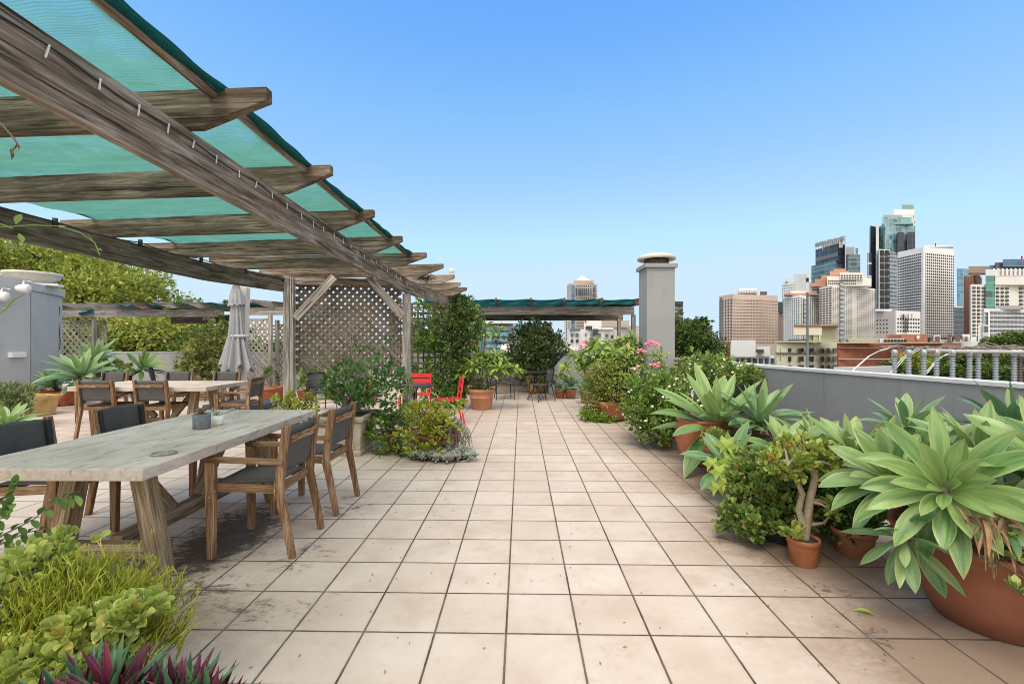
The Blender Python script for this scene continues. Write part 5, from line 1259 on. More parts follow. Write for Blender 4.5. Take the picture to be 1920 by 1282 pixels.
shrub('golden_shrub', 'round yellow green bush under the tall stemmed agave', 'shrub', gpos(208, 13.6), (.3,.35), [E(208,692,13.6,28,20,.4,900), E(125,682,14.5,16,12,.3,260)], T_OVAL, .085, M_SHRL, nb=12)
M_PHOT = m_leaf('photinia_leaf', (.10,.15,.03), (.40,.42,.14), (.55,.22,.12), .45, .25)
shrub('photinia', 'large loose shrub with reddish tips left of the closed umbrella', 'shrub', gpos(388, 12.6), (.34,.5),
   [E(385,672,12.6,42,34,.5,1500), E(400,640,12.6,34,30,.4,800), E(365,690,12.5,26,18,.35,400), E(415,610,12.7,20,22,.3,200), E(392,712,12.4,30,14,.3,350)], T_OVAL, .095, M_PHOT, nb=60, shell=.25, potmat=M_YELL)
def vine_top():
    r = thing('straggling_vine', 'thin leafy vine straggling over the old left pergola', 'vine', W(395, 560, 15)); b = MB()
    for k in range(7): b.tube([W(390+rng.gauss(0,8), 600, 14.8), W(385+rng.gauss(0,15), 580, 14.8), W(375+rng.gauss(0,30), 560+rng.gauss(0,6), 14.8)], [.012,.008,.003], 4)
    b.build('stem', M_TWIG, r); m = MB(); crown(m, [E(345,560,14.8,14,5,.2,70), E(362,568,14.8,16,7,.2,90), E(325,580,14.7,18,6,.2,50), E(425,573,14.8,14,5,.2,50)], T_OVAL, .10, 6); m.build('leaves', M_SHR, r)
vine_top()
# plants and pots seen under the big lattice
for k, (px, d, R, h, ell, mt, sz, lab) in enumerate((
   (508, 11.9, .26, .42, E(500,700,11.9,12,14,.2,120), M_SHR, .07, 'terracotta pot with a small plant left of the thick pergola post'),
   (523, 12.3, .22, .42, E(515,690,12.3,10,16,.2,90), M_OLV, .07, 'narrow terracotta pot just behind the thick pergola post'),
   (575, 12.6, .25, .25, E(580,708,12.5,30,16,.4,700), M_SHR, .08, 'low green plant seen under the left half of the big lattice'),
   (628, 12.9, .3, .25, E(628,704,12.8,34,18,.4,800), M_SHRL, .08, 'yellow green plant seen under the middle of the big lattice'))):
    shrub('potted_plant', lab, 'potted plant', gpos(px, d), (R, h), [ell], T_OVAL, sz, mt, nb=10)
def yp2():
    c = gpos(692, 12.2); r = thing('mustard_pot', 'tall mustard pot seen under the right half of the big lattice', 'pot', c)
    m = MB(); pot(m, c, .27, .62); m.build('pot', M_YELL, r); m = MB(); crown(m, [E(692,690,12.2,20,10,.2,200)], T_OVAL, .07); m.build('foliage', M_SHRD, r)
yp2()
# yellow-green bushes beyond the lattice
shrub('golden_shrub', 'yellow green bush glimpsed through the lower left of the big lattice', 'shrub', gpos(590, 13.5), None, [E(590,680,13.6,44,16,.4,700)], T_OVAL, .1, M_JADY, nb=20)
# sprigs of vine hanging from the pergola at upper left
def vine_sprigs():
    r = thing('hanging_vine', 'thin green vine curling down across the back pergola beam at the left', 'vine', W(60, 440, 3.4)); b = MB(); m = MB()
    path = [W(-40,425,3.3), W(20,425,3.3), W(60,422,3.3), W(110,424,3.3), W(150,436,3.3), W(178,455,3.3), W(187,478,3.3)]; b.tube(path, .004, 5)
    path2 = [W(-20,600,3.2), W(10,580,3.2), W(28,560,3.2), W(45,552,3.2)]; b.tube(path2, .004, 5)
    for px, py, a, L in ((25,430,2.6,.12),(-5,428,3.0,.12),(30,420,.9,.10),(36,438,-.9,.09),(112,427,.3,.08),(176,456,1.9,.07),(180,465,-.2,.06),(184,472,2.5,.05),(-6,578,.1,.13),(28,560,-2.4,.06)):
        blade(m, W(px, py, 3.25), np.array((math.cos(a), -.3, math.sin(a))), L, L*.45, .4, .3, [(0,.15),(.3,.85),(.5,1),(.8,.6),(1,.03)], 7, rnd=.85)
    b.build('stem', M_GRASS, r); m.build('leaves', M_SHRL, r)
    r = thing('dead_sprig', 'dry brown sprig dangling at the upper left edge', 'dead leaf', W(20, 260, 2.4)); b = MB(); m = MB()
    b.tube([W(-20,215,2.3), W(5,235,2.3), W(28,262,2.3), W(36,276,2.3)], .005, 5)
    for px, py in ((28,264),(34,272),(22,280)): blade(m, W(px, py, 2.3), np.array((rng.gauss(0,.5), -.2, -1.)), .06, .022, .5, .8, ns=6, twist=2)
    b.build('stem', M_TWIG, r); m.build('dry_leaves', M_DRY, r)
vine_sprigs()
# drain and fallen leaves
p = gpos(293, 2.76); m = MB(); m.lathe([(.10,.002),(.10,.010),(.088,.012),(.086,.006),(.072,.006),(.070,.011),(.058,.011),(.056,.006),(.001,.006)], p, 40)
tag(m.build('floor_drain', m_plain('drain_metal', (.12,.10,.085), .6, .4, 30, metal=.3)), 'round metal floor drain beside the lower left planter', 'drain')
def fallen():
    for px, d, L, mt, lab in ((1610, 2.69, .14, M_FRAN, 'curled yellow green fallen leaf on the tiles at the lower right'), (1376, 2.99, .035, M_AUT, 'tiny yellow leaf lying on the tiles left of the small jade tree'), (1348, 3.7, .16, M_DRY, 'dry brown twig leaf on the tiles by the bushy jade')):
        m = MB(); blade(m, gpos(px, d)+Vector((-.03,0,.008)), np.array((1,-.35,.22)), L, L*.26, .9, 1.1, [(0,.1),(.3,.9),(.6,1),(1,.02)], 8, rnd=.9); tag(m.build('fallen_leaf', mt), lab, 'leaf')
    m = MB(); g = random.Random(5)
    for k in range(320):
        x = g.choice((g.gauss(2.1,.35), g.gauss(-1.0,.8), g.uniform(-3,2.5))); y = g.uniform(2.2,7.5)
        blade(m, (x, y, .006), np.array((g.gauss(0,1), g.gauss(0,1), .05)), g.uniform(.010,.026), .009, .3, .5, ns=3)
    tag(m.build('leaf_litter', M_DRY, kind='stuff'), 'scattered specks of dry leaf litter on the tiles', 'litter')
fallen()
# ================================================================ city
def m_fac(name, col, var=.08, rough=.8): return m_plain(name, col, rough, var, .05, geo=True)
def m_glass(name, col, band=None, step=3.5, vstep=3.0, rough=.25, mull=.12, mcol=None, hb=.16):
    """curtain wall: storey lines and mullions as the material's own pattern"""
    t = NT(name); p = t.geo(); sx = t.n('SeparateXYZ', None, _0=p)
    zf = t.math('FRACT', t.math('DIVIDE', t.math('ADD', sx.outputs[2], 1000), step)); hz = t.ramp(zf, [(hb, 1), (hb+.02, 0)])
    hu = t.math('FRACT', t.math('DIVIDE', t.math('ADD', t.math('ADD', sx.outputs[0], t.math('MULTIPLY', sx.outputs[1], .37)), 5000), vstep)); vt = t.ramp(hu, [(mull, 1), (mull+.02, 0)])
    fz = t.math('FLOOR', t.math('DIVIDE', t.math('ADD', sx.outputs[2], 1000), step)); fu = t.math('FLOOR', t.math('DIVIDE', t.math('ADD', t.math('ADD', sx.outputs[0], t.math('MULTIPLY', sx.outputs[1], .37)), 5000), vstep))
    wn = t.n('TexWhiteNoise', {'noise_dimensions': '2D'}); t.set(wn, 'Vector', t.n('CombineXYZ', None, _0=fz, _1=fu))
    c = t.ramp(wn.outputs['Value'], [(0, tuple(x*.55 for x in col)), (1, tuple(min(1, x*1.6) for x in col))])
    mc = mcol or tuple(min(1, x*1.8+.03) for x in col)
    c = t.mix(t.math('MULTIPLY', vt, .6), c, mc); c = t.mix(hz, c, band or mc)
    return t.done(t.pbsdf(c, rough, None, .5))
C_WIN = m_plain('far_window', (.035,.04,.048), .3, .5, .3, geo=True, spec=.5)
C_WIN2 = m_plain('far_window_dark', (.02,.022,.026), .3, .5, .3, geo=True)
C_WINB = m_plain('far_window_grey', (.16,.18,.20), .3, .5, .3, geo=True)
C_WHITE = m_fac('white_facade', (.80,.79,.77)); C_OFFW = m_fac('off_white_facade', (.76,.72,.67)); C_BEIGE = m_fac('beige_facade', (.62,.49,.41)); C_CREAM = m_fac('cream_facade', (.62,.60,.46))
C_OLIVE = m_fac('olive_facade', (.42,.42,.29)); C_PINKF = m_fac('pink_facade', (.52,.30,.24)); C_GREY = m_fac('grey_facade', (.36,.37,.38)); C_DK = m_fac('dark_facade', (.07,.075,.08)); C_BRN = m_fac('brown_facade', (.20,.12,.09)); C_TAN = m_fac('tan_facade', (.44,.36,.31))
C_ROOFT = m_fac('salmon_roof', (.46,.27,.19)); C_MET = m_fac('roof_metal', (.45,.46,.47)); C_LG = m_fac('light_grey_facade', (.66,.67,.68))
def m_brick(name, a, b, mort):
    t = NT(name); p = t.geo(); q = t.n('CombineXYZ', None, _0=t.n('SeparateXYZ', None, _0=p).outputs[0], _1=t.n('SeparateXYZ', None, _0=p).outputs[2])
    br = t.n('TexBrick', None, Vector=q, Color1=a, Color2=b, Mortar=mort, Scale=1.0); br.inputs['Brick Width'].default_value = .5; br.inputs['Row Height'].default_value = .17; br.inputs['Mortar Size'].default_value = .015
    n = t.noise(p, .35, 6, .7); n2 = t.noise(p, 2.2, 5, .7); c = t.mix(t.ramp(n, [(.45, 0), (.7, .6)]), br.outputs['Color'], tuple(x*.5 for x in a)); c = t.mix(t.ramp(n2, [(.5, 0), (.75, .5)]), c, (.45,.20,.12))
    return t.done(t.pbsdf(c, .85, None, .2))
C_BRICK = m_brick('red_brick', (.36,.105,.055), (.27,.08,.045), (.30,.20,.15)); C_BRICKB = m_brick('brown_brick', (.19,.075,.045), (.24,.10,.06), (.25,.18,.14)); C_BRICKO = m_brick('orange_brick', (.50,.20,.11), (.44,.16,.09), (.36,.25,.19))
ZG = -24.0
def zat(py, d): return H-(py-HY)/F*d
def P2(px, d): return Vector((XD(px, d), d, 0))
class Block:
    def __init__(s, name, label, L, C_, R_, ytop, mat, cat='building', zb=ZG, part='wall', dback=None):
        """L, C_, R_: (px, depth) of the left end, near corner and right end of the two visible fronts"""
        s.L, s.C, s.R = P2(*L), P2(*C_), P2(*R_); s.zt = zat(ytop, C_[1]); s.d = C_[1]
        s.r = thing(name, label, cat, (s.C.x, s.C.y, zb)); s.zb = zb
        s.vol(part, s.L, s.C, s.R, zb, s.zt, mat)
    def vol(s, part, L, C_, R_, z0, z1, mat, proud=0.0):
        B = L+R_-C_; m = MB(); m.prism([(C_.x, C_.y), (R_.x, R_.y), (B.x, B.y), (L.x, L.y)], (0,0,(z0+z1)/2), (1,0,0), (0,1,0), (0,0,1), z1-z0)
        return m.build(part, mat, s.r)
    def sub(s, part, pL, pC, pR, y0, y1, mat):   # volume by picture columns at its own depths; y rows bottom/top at corner depth
        return s.vol(part, P2(*pL), P2(*pC), P2(*pR), zat(y0, pC[1]), zat(y1, pC[1]), mat)
    def box(s, part, pxa, pxb, ya, yb, d, dep, mat):  # frontal box
        x0, x1 = XD(pxa, d), XD(pxb, d); z1, z0 = zat(ya, d), zat(yb, d); k = 1+min(dep, 9)/d; m = MB(); m.prism([(x0,d),(x1,d),(x1*k,d*k),(x0*k,d*k)], (0,0,(z0+z1)/2), (1,0,0), (0,1,0), (0,0,1), z1-z0); return m.build(part, mat, s.r)
    def wins(s, A, B, zt, zb, rows, cols, wf=.6, hf=.55, mat=None, cap=[100], skip=None, th=.35, name='window', jit=0):
        mat = mat or C_WIN; A = Vector(A); B = Vector(B); w = (B-A).length; ex = (B-A)/w; n = Vector((ex.y, -ex.x, 0))
        if n.dot(A) > 0: n = -n
        cw, chh = w/cols, (zt-zb)/rows; me = None; rest = MB(); base = s.r['_w']; used = 0
        budget = getattr(s, 'left', 100)
        cells = [(i, j) for i in range(rows) for j in range(cols) if not (skip and skip(i, j))]
        for i, j in cells:
            c = A+ex*cw*(j+.5)+Vector((0,0,zt-chh*(i+.5)))+n*.02
            if budget > 0:
                if me is None:
                    m = MB(); m.box((0,0,0), (cw*wf, th, chh*hf), rotm([ex, -n if False else Vector((-ex.y, ex.x, 0)), (0,0,1)])); o = m.build(name, mat, None); me = o
                else: o = bpy.data.objects.new(name, me.data); COL.objects.link(o)
                o.parent = s.r; o.location = c-Vector(base); budget -= 1
            else: rest.box(c, (cw*wf, th, chh*hf), rotm([ex, Vector((-ex.y, ex.x, 0)), (0,0,1)])); used += 1
        s.left = budget
        if used: rest.build(name, mat, s.r, kind='stuff')
    def bands(s, A, B, zt, zb, rows, hf, mat, name='floor_band', th=.5):
        A = Vector(A); B = Vector(B); ex = (B-A).normalized(); n = Vector((ex.y, -ex.x, 0))
        if n.dot(A) > 0: n = -n
        m = MB(); h = (zt-zb)/rows
        for i in range(rows):
            z = zt-h*(i+.5); m.beam(A+n*.1+Vector((0,0,z)), B+n*.1+Vector((0,0,z)), th, h*hf)
        m.build(name, mat, s.r)

# beige slab hotel
b = Block('hotel_block', 'beige rectangular tower with deep gridded windows, leftmost of the skyline on the right', (1348,400),(1374,380),(1458,395), 551, C_BEIGE)
z = b.zt; b.left = 60
b.wins(b.C, b.R, z-3.5, zat(645,385), 15, 14, .72, .42, C_WINB if False else m_plain('hotel_window', (.17,.12,.10), .5, .5, .3, geo=True)); b.left = 40
b.wins(b.L, b.C, z-3.5, zat(645,390), 15, 5, .5, .6, m_plain('hotel_slot', (.12,.09,.08), .5, .5, .3, geo=True))
b.bands(b.C, b.R, z-3.5, zat(645,385), 15, .22, m_fac('pale_beige_band', (.60,.48,.40)))
b.box('roof_plant', 1383, 1419, 541, 551, 392, 20, C_MET); b.box('roof_plant', 1425, 1438, 546.5, 551, 392, 12, C_BRN)
for k in range(7): mm = MB(); c = W(1387+k*5, 546, 390); mm.lathe([(1.1,-2),(1.2,2),(.8,2.4),(.001,2.4)], c, 12); mm.build('roof_fan', C_LG, b.r)
b = Block('side_tower', 'narrow brown tower between the beige hotel and the white apartments', (1452,420),(1459,418),(1472,430), 585, m_fac('tan_brown', (.34,.24,.20))); b.box('dark_top', 1458.5, 1470, 566, 585, 419, 8, C_DK)
# white office behind
b = Block('white_office', 'white stepped office block behind the balcony apartments', (1466,560),(1489,545),(1524,560), 527, C_WHITE)
b.wins(b.L, b.C, b.zt-3, zat(570,550), 8, 7, .5, .4, C_WINB)
b.box('core', 1487, 1511, 514, 545, 546, 15, C_LG); b.box('core', 1511, 1517, 506, 545, 545, 12, C_WHITE); b.box('plant', 1472, 1482, 521, 528, 552, 10, C_LG); b.box('glass', 1511.5, 1516.5, 521, 528, 544.6, 2, C_WIN)
# apartments 1
b = Block('apartment_tower', 'lower white apartment tower with a salmon roof edge and a column of glassy bays', (1468,340),(1500,325),(1549,345), 553, C_WHITE)
b.left = 50; b.wins(b.L, b.C, b.zt-1.5, zat(640,332), 20, 8, .45, .45); b.left = 50; b.wins(b.C, b.R, b.zt-1.5, zat(640,332), 20, 12, .5, .45, skip=lambda i, j: j in (2, 3))
b.sub('glass_bay', (1507,326.5),(1509,325.5),(1516,329), 640, 560, m_glass('bay_glass', (.20,.24,.27), (.6,.6,.58), 3.1, 9, hb=.4)); b.box('roof_cornice', 1470, 1548, 549.5, 553, 331, 14, C_ROOFT); b.box('roof_house', 1483, 1532, 545, 550, 334, 12, C_OFFW); b.box('roof_house', 1532, 1540, 548, 552, 334, 6, C_DK)
# apartments 2
b = Block('apartment_tower', 'taller white balcony apartment tower with a salmon domed roof', (1536,330),(1560,318),(1641,338), 535, C_OFFW)
b.left = 20; b.wins(b.L, b.C, b.zt-1, zat(640,320), 22, 4, .7, .5, m_plain('brown_window', (.13,.09,.075), .5, .4, .3, geo=True)); b.left = 80
b.wins(b.C, b.R, b.zt-1, zat(640,325), 24, 20, .55, .5, C_WIN, skip=lambda i, j: j in (9, 10))
b.bands(b.C, b.R, b.zt-1, zat(640,325), 24, .16, C_WHITE)
b.sub('glass_bay', (1575,320.5),(1577,319.5),(1583,323), 640, 528, m_glass('bay_glass', (.20,.24,.27), (.6,.6,.58), 3.1, 9, hb=.4))
b.box('upper_storeys', 1551, 1607, 518, 536, 322, 16, C_OFFW); b.box('upper_storeys', 1575, 1618, 511, 524, 321, 15, C_OFFW); b.box('upper_storeys', 1607, 1634, 521, 536, 323, 12, C_OFFW)
A = P2(1576, 320.7); B = P2(1617, 320.7); b.wins(A, B, zat(514,320), zat(523,320), 2, 8, .5, .5)
A = P2(1552, 321.7); B = P2(1606, 321.7); b.wins(A, B, zat(524,321), zat(534,321), 2, 14, .5, .5)
for k, (pa, pb, ya, yb) in enumerate(((1520,1550,530,537),(1528,1562,523,532),(1540,1575,516,526),(1556,1592,508,518),(1563,1586,504,510))): b.box('salmon_roof', pa, pb, ya, yb, 329+k*.5, 10, C_ROOFT)
# dark sign tower
M_TG = m_glass('teal_grey_glass', (.075,.14,.17), (.26,.33,.35), 5.2, 8, hb=.16); M_NG = m_glass('navy_glass', (.030,.040,.065), (.10,.12,.16), 5.0, 5, hb=.08)
b = Block('sign_tower', 'dark glass office tower with a sloping band of rooftop lettering', (1521,560),(1566,520),(1585,530), 466+22, M_TG, part='glass_body')
b.sub('dark_upper', (1529,556),(1571,519.5),(1584,527), 491, 456.5, M_NG); b.sub('pale_edge', (1583.5,529),(1584.3,517),(1586,518), 640, 441, C_LG)
b.sub('grey_band', (1529,555.5),(1570.5,519),(1571,519.4), 480, 473, m_fac('mauve_band', (.20,.18,.20)))
g = MB(); a_, c_ = P2(1529, 556), P2(1583, 516)
for k in range(34):
    t_ = (k+.5)/34; q = a_.lerp(c_, t_); zz = zat(456-0*t_, 556)*(1-t_)+zat(443, 516)*t_; hgt = 5.2
    for j in range(rng.choice((2,2,3))): g.box((q.x+(j-1)*1.0, q.y-.3, zz-hgt/2+rng.choice((0,0,.8))), (.55, .5, hgt*rng.uniform(.6,1)))
g.build('sign_letters', m_fac('sign_grey', (.30,.31,.33)), b.r)
fr = MB(); 
for k in range(18):
    t_ = k/17; q = a_.lerp(c_, t_); z1 = zat(457, 556)*(1-t_)+zat(444, 516)*t_; z0 = zat(470, 556)*(1-t_)+zat(457, 516)*t_; fr.box((q.x, q.y+.5, (z0+z1)/2), (.35,.35,z1-z0))
fr.build('sign_frame', C_LG, b.r)
wl = MB(); 
for k in range(10): t_ = k/10; q = a_.lerp(c_, .35+.65*t_); zz = zat(463, 556)*(1-(.35+.65*t_))+zat(450, 516)*(.35+.65*t_); wl.box((q.x, q.y+2, zz-3), (4.4, .4, 7+3*t_))
wl.build('sign_screen', m_fac('pale_screen', (.55,.56,.57)), b.r)
b.box('east_wing', 1589, 1613, 477.5, 640, 545, 30, M_TG); b.box('east_core', 1586, 1589.5, 477, 640, 544, 30, M_NG); b.box('plant_room', 1586, 1602, 463, 477, 548, 20, C_GREY); b.box('roof_mast', 1604, 1609, 465, 478, 548, 6, M_TG)
# tall tower
M_TEAL = m_glass('teal_glass', (.16,.29,.31), (.22,.36,.37), 4.2, 4.4, hb=.10, mull=.10); M_NAVY = m_glass('black_glass', (.018,.022,.038), (.05,.06,.09), 6, 5, hb=.06); M_GRID = m_glass('white_grid_glass', (.045,.05,.07), (.60,.61,.63), 13, 9.5, mull=.16, mcol=(.60,.61,.63), hb=.13)
b = Block('skyscraper', 'tallest tower, teal glass above and white framed dark glass below with a stepped crown', (1646,470),(1659,455),(1716,465), 419, M_TEAL, part='teal_body')
b.sub('dark_west', (1630,470),(1632,458),(1647,466), 640, 423, M_NAVY); b.sub('west_fin', (1642,457),(1642.6,455),(1648,458), 640, 420, C_LG)
b.sub('frame_column', (1646,455),(1648,450),(1668,452), 640, 467, C_LG); 
for i in range(13):
    for j in range(2): b.box('window', 1650+j*9.3, 1657.6+j*9.3, 469+i*12.5, 479.5+i*12.5, 449.7, .6, C_WIN2)
b.sub('slot', (1667,452),(1668.5,451),(1682,455), 640, 472, m_glass('lattice_glass', (.10,.12,.15), (.42,.44,.47), 3.8, 2.6, mull=.3, hb=.3))
b.box('dark_bay', 1682, 1694.5, 435, 475, 453.5, 5, M_NAVY); b.box('dark_bay', 1701, 1716, 435, 475, 455, 8, M_NAVY); b.box('white_crown', 1672, 1712, 402, 419, 460, 14, C_LG); b.box('crown', 1656, 1692, 403, 412, 458, 14, C_GREY); b.box('white_fin', 1676, 1713, 393, 404, 463, 10, C_WHITE); b.box('top_box', 1690.5, 1713, 384, 393.5, 464, 12, m_fac('teal_cap', (.25,.36,.36))); b.box('teal_step', 1654, 1709, 408, 420, 457, 12, M_TEAL); b.box('edge_fin', 1713, 1715.5, 393, 416, 463, 4, C_LG)
b.sub('annex', (1626,452),(1627.5,450),(1634,452), 640, 474, M_GRID)
# big white grid tower
b = Block('grid_tower', 'big white office slab covered in a regular grid of small windows', (1683,372),(1732,350),(1789,362), 462.5, C_WHITE)
b.left = 40; b.wins(b.L, b.C+Vector((-1.5,.6,0)), zat(474,352), zat(640,352), 31, 13, .52, .48, C_WIN2); b.left = 60; b.wins(b.C+Vector((.7,.1,0)), b.R, zat(474,352), zat(632,352), 30, 15, .5, .5, C_WIN2)
b.sub('corner', (1727,351.6),(1731.5,349.5),(1735,350), 633, 462.8, C_WHITE)
for i in range(30): b.box('corner_window', 1730, 1734, 475.5+i*5.27, 478.3+i*5.27, 349.2, .4, C_WIN) if i < 0 else None
b.sub('dark_base', (1727,352.5),(1739,348.5),(1790,361), 670, 632.5, C_DK); b.box('roof_parapet', 1735, 1787, 459.8, 462.5, 360, 6, C_OFFW)
mm = MB(); mm.tube([W(1754,462,355), W(1754,456,355)], .3, 6); mm.build('antenna', C_DK, b.r)
# small white block
b = Block('utility_block', 'small white block with square windows below the grid tower', (1641,300),(1680,285),(1726,295), 582, m_fac('pinkish_facade', (.58,.50,.46)))
b.sub('white_face', (1677,286.2),(1680.5,284.3),(1725.5,294), 640, 583, C_WHITE); b.wins(P2(1681.5,284.3), P2(1725,293.6), zat(594,285), zat(624,285), 4, 9, .4, .4, C_WIN2); b.wins(P2(1642,299.5), P2(1666,290), zat(596,290), zat(626,290), 4, 4, .3, .3, C_WIN2)
for x in (1694,1702,1709): b.box('slot_window', x, x+1.6, 588.5, 596, 284, 3, C_WIN2)
b.box('slot_window', 1701, 1703, 597, 622, 284.6, 3, C_WIN2); b.box('roof_edge', 1641, 1673, 579.5, 583, 293, 12, C_LG)
# right cluster
b = Block('blue_glass_tower', 'narrow blue glass tower at the far right behind the brown one', (1794,520),(1797,515),(1818,520), 503, m_glass('blue_glass', (.10,.22,.32), (.20,.34,.42), 4, 6), part='glass_body')
b = Block('dark_office', 'low dark glass office right of the grid tower', (1786,400),(1789,395),(1810,400), 576, m_glass('smoke_glass', (.05,.055,.06), (.16,.17,.17), 4.4, 7), part='glass_body'); b.box('roof_plant', 1791, 1806, 574, 577, 396, 10, C_LG)
b = Block('brown_tower', 'brown brick tower with a blank side wall at the far right', (1807,330),(1809,325),(1841,335), 517, C_BRN if False else m_fac('brown_brick_flat', (.24,.105,.065)))
b.box('cap', 1816, 1856, 499, 512, 336, 20, m_fac('cap_brown', (.30,.23,.19))); b.box('cap', 1819, 1838, 511, 518, 330, 10, C_BRN)
for k in range(2): b.box('window', 1829+k*6, 1833+k*6, 515+k*3, 527+k*3, 329.3, .6, C_DK)
b = Block('white_hotel', 'white tower with a green glass strip at the right edge of the skyline', (1818,300),(1821,296),(1990,306), 533, C_OFFW)
b.left = 50; b.wins(P2(1822,295.8), P2(1848,297.2), zat(536,296), zat(634,296), 14, 3, .6, .55, C_WIN); b.wins(P2(1866,298.3), P2(1893,299.6), zat(529,298), zat(634,298), 14, 3, .6, .55, C_WIN); b.left = 30; b.wins(P2(1910,300.6), P2(1946,302.6), zat(529,299), zat(634,299), 14, 4, .6, .55, C_WIN)
b.box('green_glass', 1848, 1866, 517, 640, 296.5, 4, m_glass('green_glass', (.05,.17,.13), (.16,.32,.26), 5, 6)); b.box('upper_white', 1848, 1873, 505, 518, 299, 10, C_LG); b.box('upper_white', 1866, 1960, 519, 534, 298, 10, C_OFFW); b.box('upper_white', 1858, 1960, 505, 520, 304, 12, C_WHITE)
for k in range(8): b.box('roof_fin', 1862+k*8, 1866+k*8, 503, 516, 302, 2, C_LG)
b = Block('rooftop_glass_block', 'blue topped block peeking over the white hotel at the right edge', (1865,420),(1867,415),(1960,420), 492, m_fac('bronze', (.17,.16,.15))); b.box('blue_top', 1880, 1960, 486, 500, 412, 10, m_glass('navy_top', (.04,.09,.16), None, 5, 6)); b.box('step', 1855, 1867, 497, 512, 418, 10, m_glass('blue_glass', (.10,.22,.32), (.20,.34,.42), 4, 6))
mm = MB(); mm.tube([W(1916,492,414), W(1916,480,414)], .5, 6); mm.build('red_mast', M_RED, b.r)
M_APG = m_glass('balcony_glass', (.10,.12,.13), (.50,.52,.54), 4.0, 6.5, hb=.36, mull=.18, mcol=(.5,.52,.54))
b = Block('balcony_apartments', 'modern pale grey apartments with stacked balconies below the white hotel', (1842,190),(1845,186),(1960,194), 578, C_LG)
b.wins(P2(1855,186.6), P2(1954,193.4), zat(582,187), zat(640,187), 7, 13, .68, .52, m_plain('balcony_shade', (.13,.145,.155), .4, .6, .3, geo=True)); b.bands(P2(1846,186), P2(1954,193.4), zat(582,187), zat(640,187), 7, .10, m_fac('balcony_slab', (.36,.38,.40)))
b.box('tall_wall', 1834, 1846, 609, 660, 184.5, 8, C_LG); b.box('tall_wall', 1853, 1856, 584, 660, 184.5, 5, C_WHITE); b.box('stair_glass', 1842, 1853, 609, 660, 184, 4, M_APG); b.box('roof_room', 1867, 1915, 573, 580, 188, 10, C_GREY)
# cream building
b = Block('cream_building', 'cream art deco building with grouped windows and a tank tower', (1452,150),(1456,147),(1571,152), 640, C_CREAM)
cols = 16
for (px0, px1, n) in ((1461,1469,2),(1478,1489,2),(1497,1509,2),(1516,1527,2),(1537,1545,1),(1550,1556,1),(1561,1569,1)):
    b.wins(P2(px0,147.3), P2(px1,147.8+ (px1-1456)*.043), zat(649,147), zat(713,147), 4, n, .72, .55, C_WIN)
b.box('cornice', 1454, 1572, 639, 642, 146.6, 3, C_OLIVE)
co = MB(); co.beam(P2(1455,146.7)+Vector((0,0,zat(661.5,147))), P2(1528,149.8)+Vector((0,0,zat(661.5,147))), .7, .5); co.build('ledge', m_fac('ledge_grey', (.20,.20,.17)), b.r)
b.sub('tower', (1515,152),(1517,150.5),(1571,153), 641, 611, C_OLIVE); b.box('tank', 1489, 1541, 611, 628, 149.5, 6, C_CREAM); b.box('rust_band', 1488.5, 1572, 609.5, 612.5, 149.2, 5, m_fac('rust', (.28,.11,.06))); b.box('recess', 1525, 1540, 628, 640, 149.9, 1, C_OLIVE); b.box('leg', 1536, 1538, 628, 641, 149.3, .4, C_CREAM); b.box('dark_vault', 1478, 1515, 636, 641, 149, 5, C_DK)
mm = MB()
for k in range(26): q = W(1492+k*3, 610, 150+.1*(k%2)); mm.tube([q, q+Vector((0,0,.5+rng.random()*.6))], .05, 4)
mm.build('railing', C_GREY, b.r)
# small low roofs
b = Block('plain_warehouse', 'low white building with a blank panel wall behind the right parapet', (1368,170),(1372,166),(1456,172), 668, C_LG); b.box('panel_wall', 1371, 1416.5, 637.5, 669, 165, 6, C_LG); b.box('brick_corner', 1352, 1369, 641, 700, 168, 5, C_BRICKB)
b.wins(P2(1376,165.9), P2(1454,171.5), zat(671,166), zat(684,166), 1, 7, .5, .75, C_WIN); b.box('roof_clutter', 1420, 1444, 650, 668, 169, 4, C_LG); b.box('roof_clutter', 1417, 1432, 655, 661, 167, 3, C_DK)
for i in range(3): b.box('window', 1356, 1362, 647+i*11, 653+i*11, 167.6, .6, C_LG)
# brick
b = Block('brick_warehouse', 'long red brick warehouse wall behind the ceramic insulators', (1569,122),(1571,120),(1802,132), 643, C_BRICK)
b.box('orange_front', 1682, 1768, 642.6, 720, 121.5, 2, C_BRICKO); b.box('roof_line', 1570, 1770, 641.5, 643.6, 119.5, 3, m_fac('gutter', (.42,.36,.30)))
for y in (651, 672): b.box('dark_course', 1572, 1682, y, y+2, 119.8, .4, C_GREY if y > 660 else C_BRN)
b = Block('rooftop_annexe', 'brick lift house and pale rooftop rooms above the red brick warehouse', (1661,128),(1708,124),(1739,130), 626.5, C_BRICKO, zb=-2); b.box('brown_side', 1668, 1708, 629, 641, 125.5, 3, C_BRICKB); b.box('window', 1719, 1724, 629, 635, 124.6, .6, C_OFFW); b.box('pale_room', 1590, 1650, 634, 642, 126, 6, C_OLIVE); b.box('pale_room', 1650, 1700, 635, 642, 125, 5, C_LG)
for k in range(7): b.box('window', 1658+k*6.2, 1662.5+k*6.2, 636, 641.2, 124.5, .6, C_WIN)
for k in range(3): b.box('window', 1573+k*7, 1577+k*7, 637.5, 641, 125.5, .6, C_WIN) if k != 1 else None
b = Block('low_roofs', 'jumble of low grey rooftops below the grid tower', (1745,230),(1748,225),(1850,235), 636, C_LG); 
for k in range(16): px = 1745+rng.random()*90; b.box('roof_plant', px, px+rng.uniform(4,14), 626+rng.random()*8, 640, 222+rng.random()*3, 3, rng.choice((C_LG, C_BRN, C_DK, C_WHITE)))
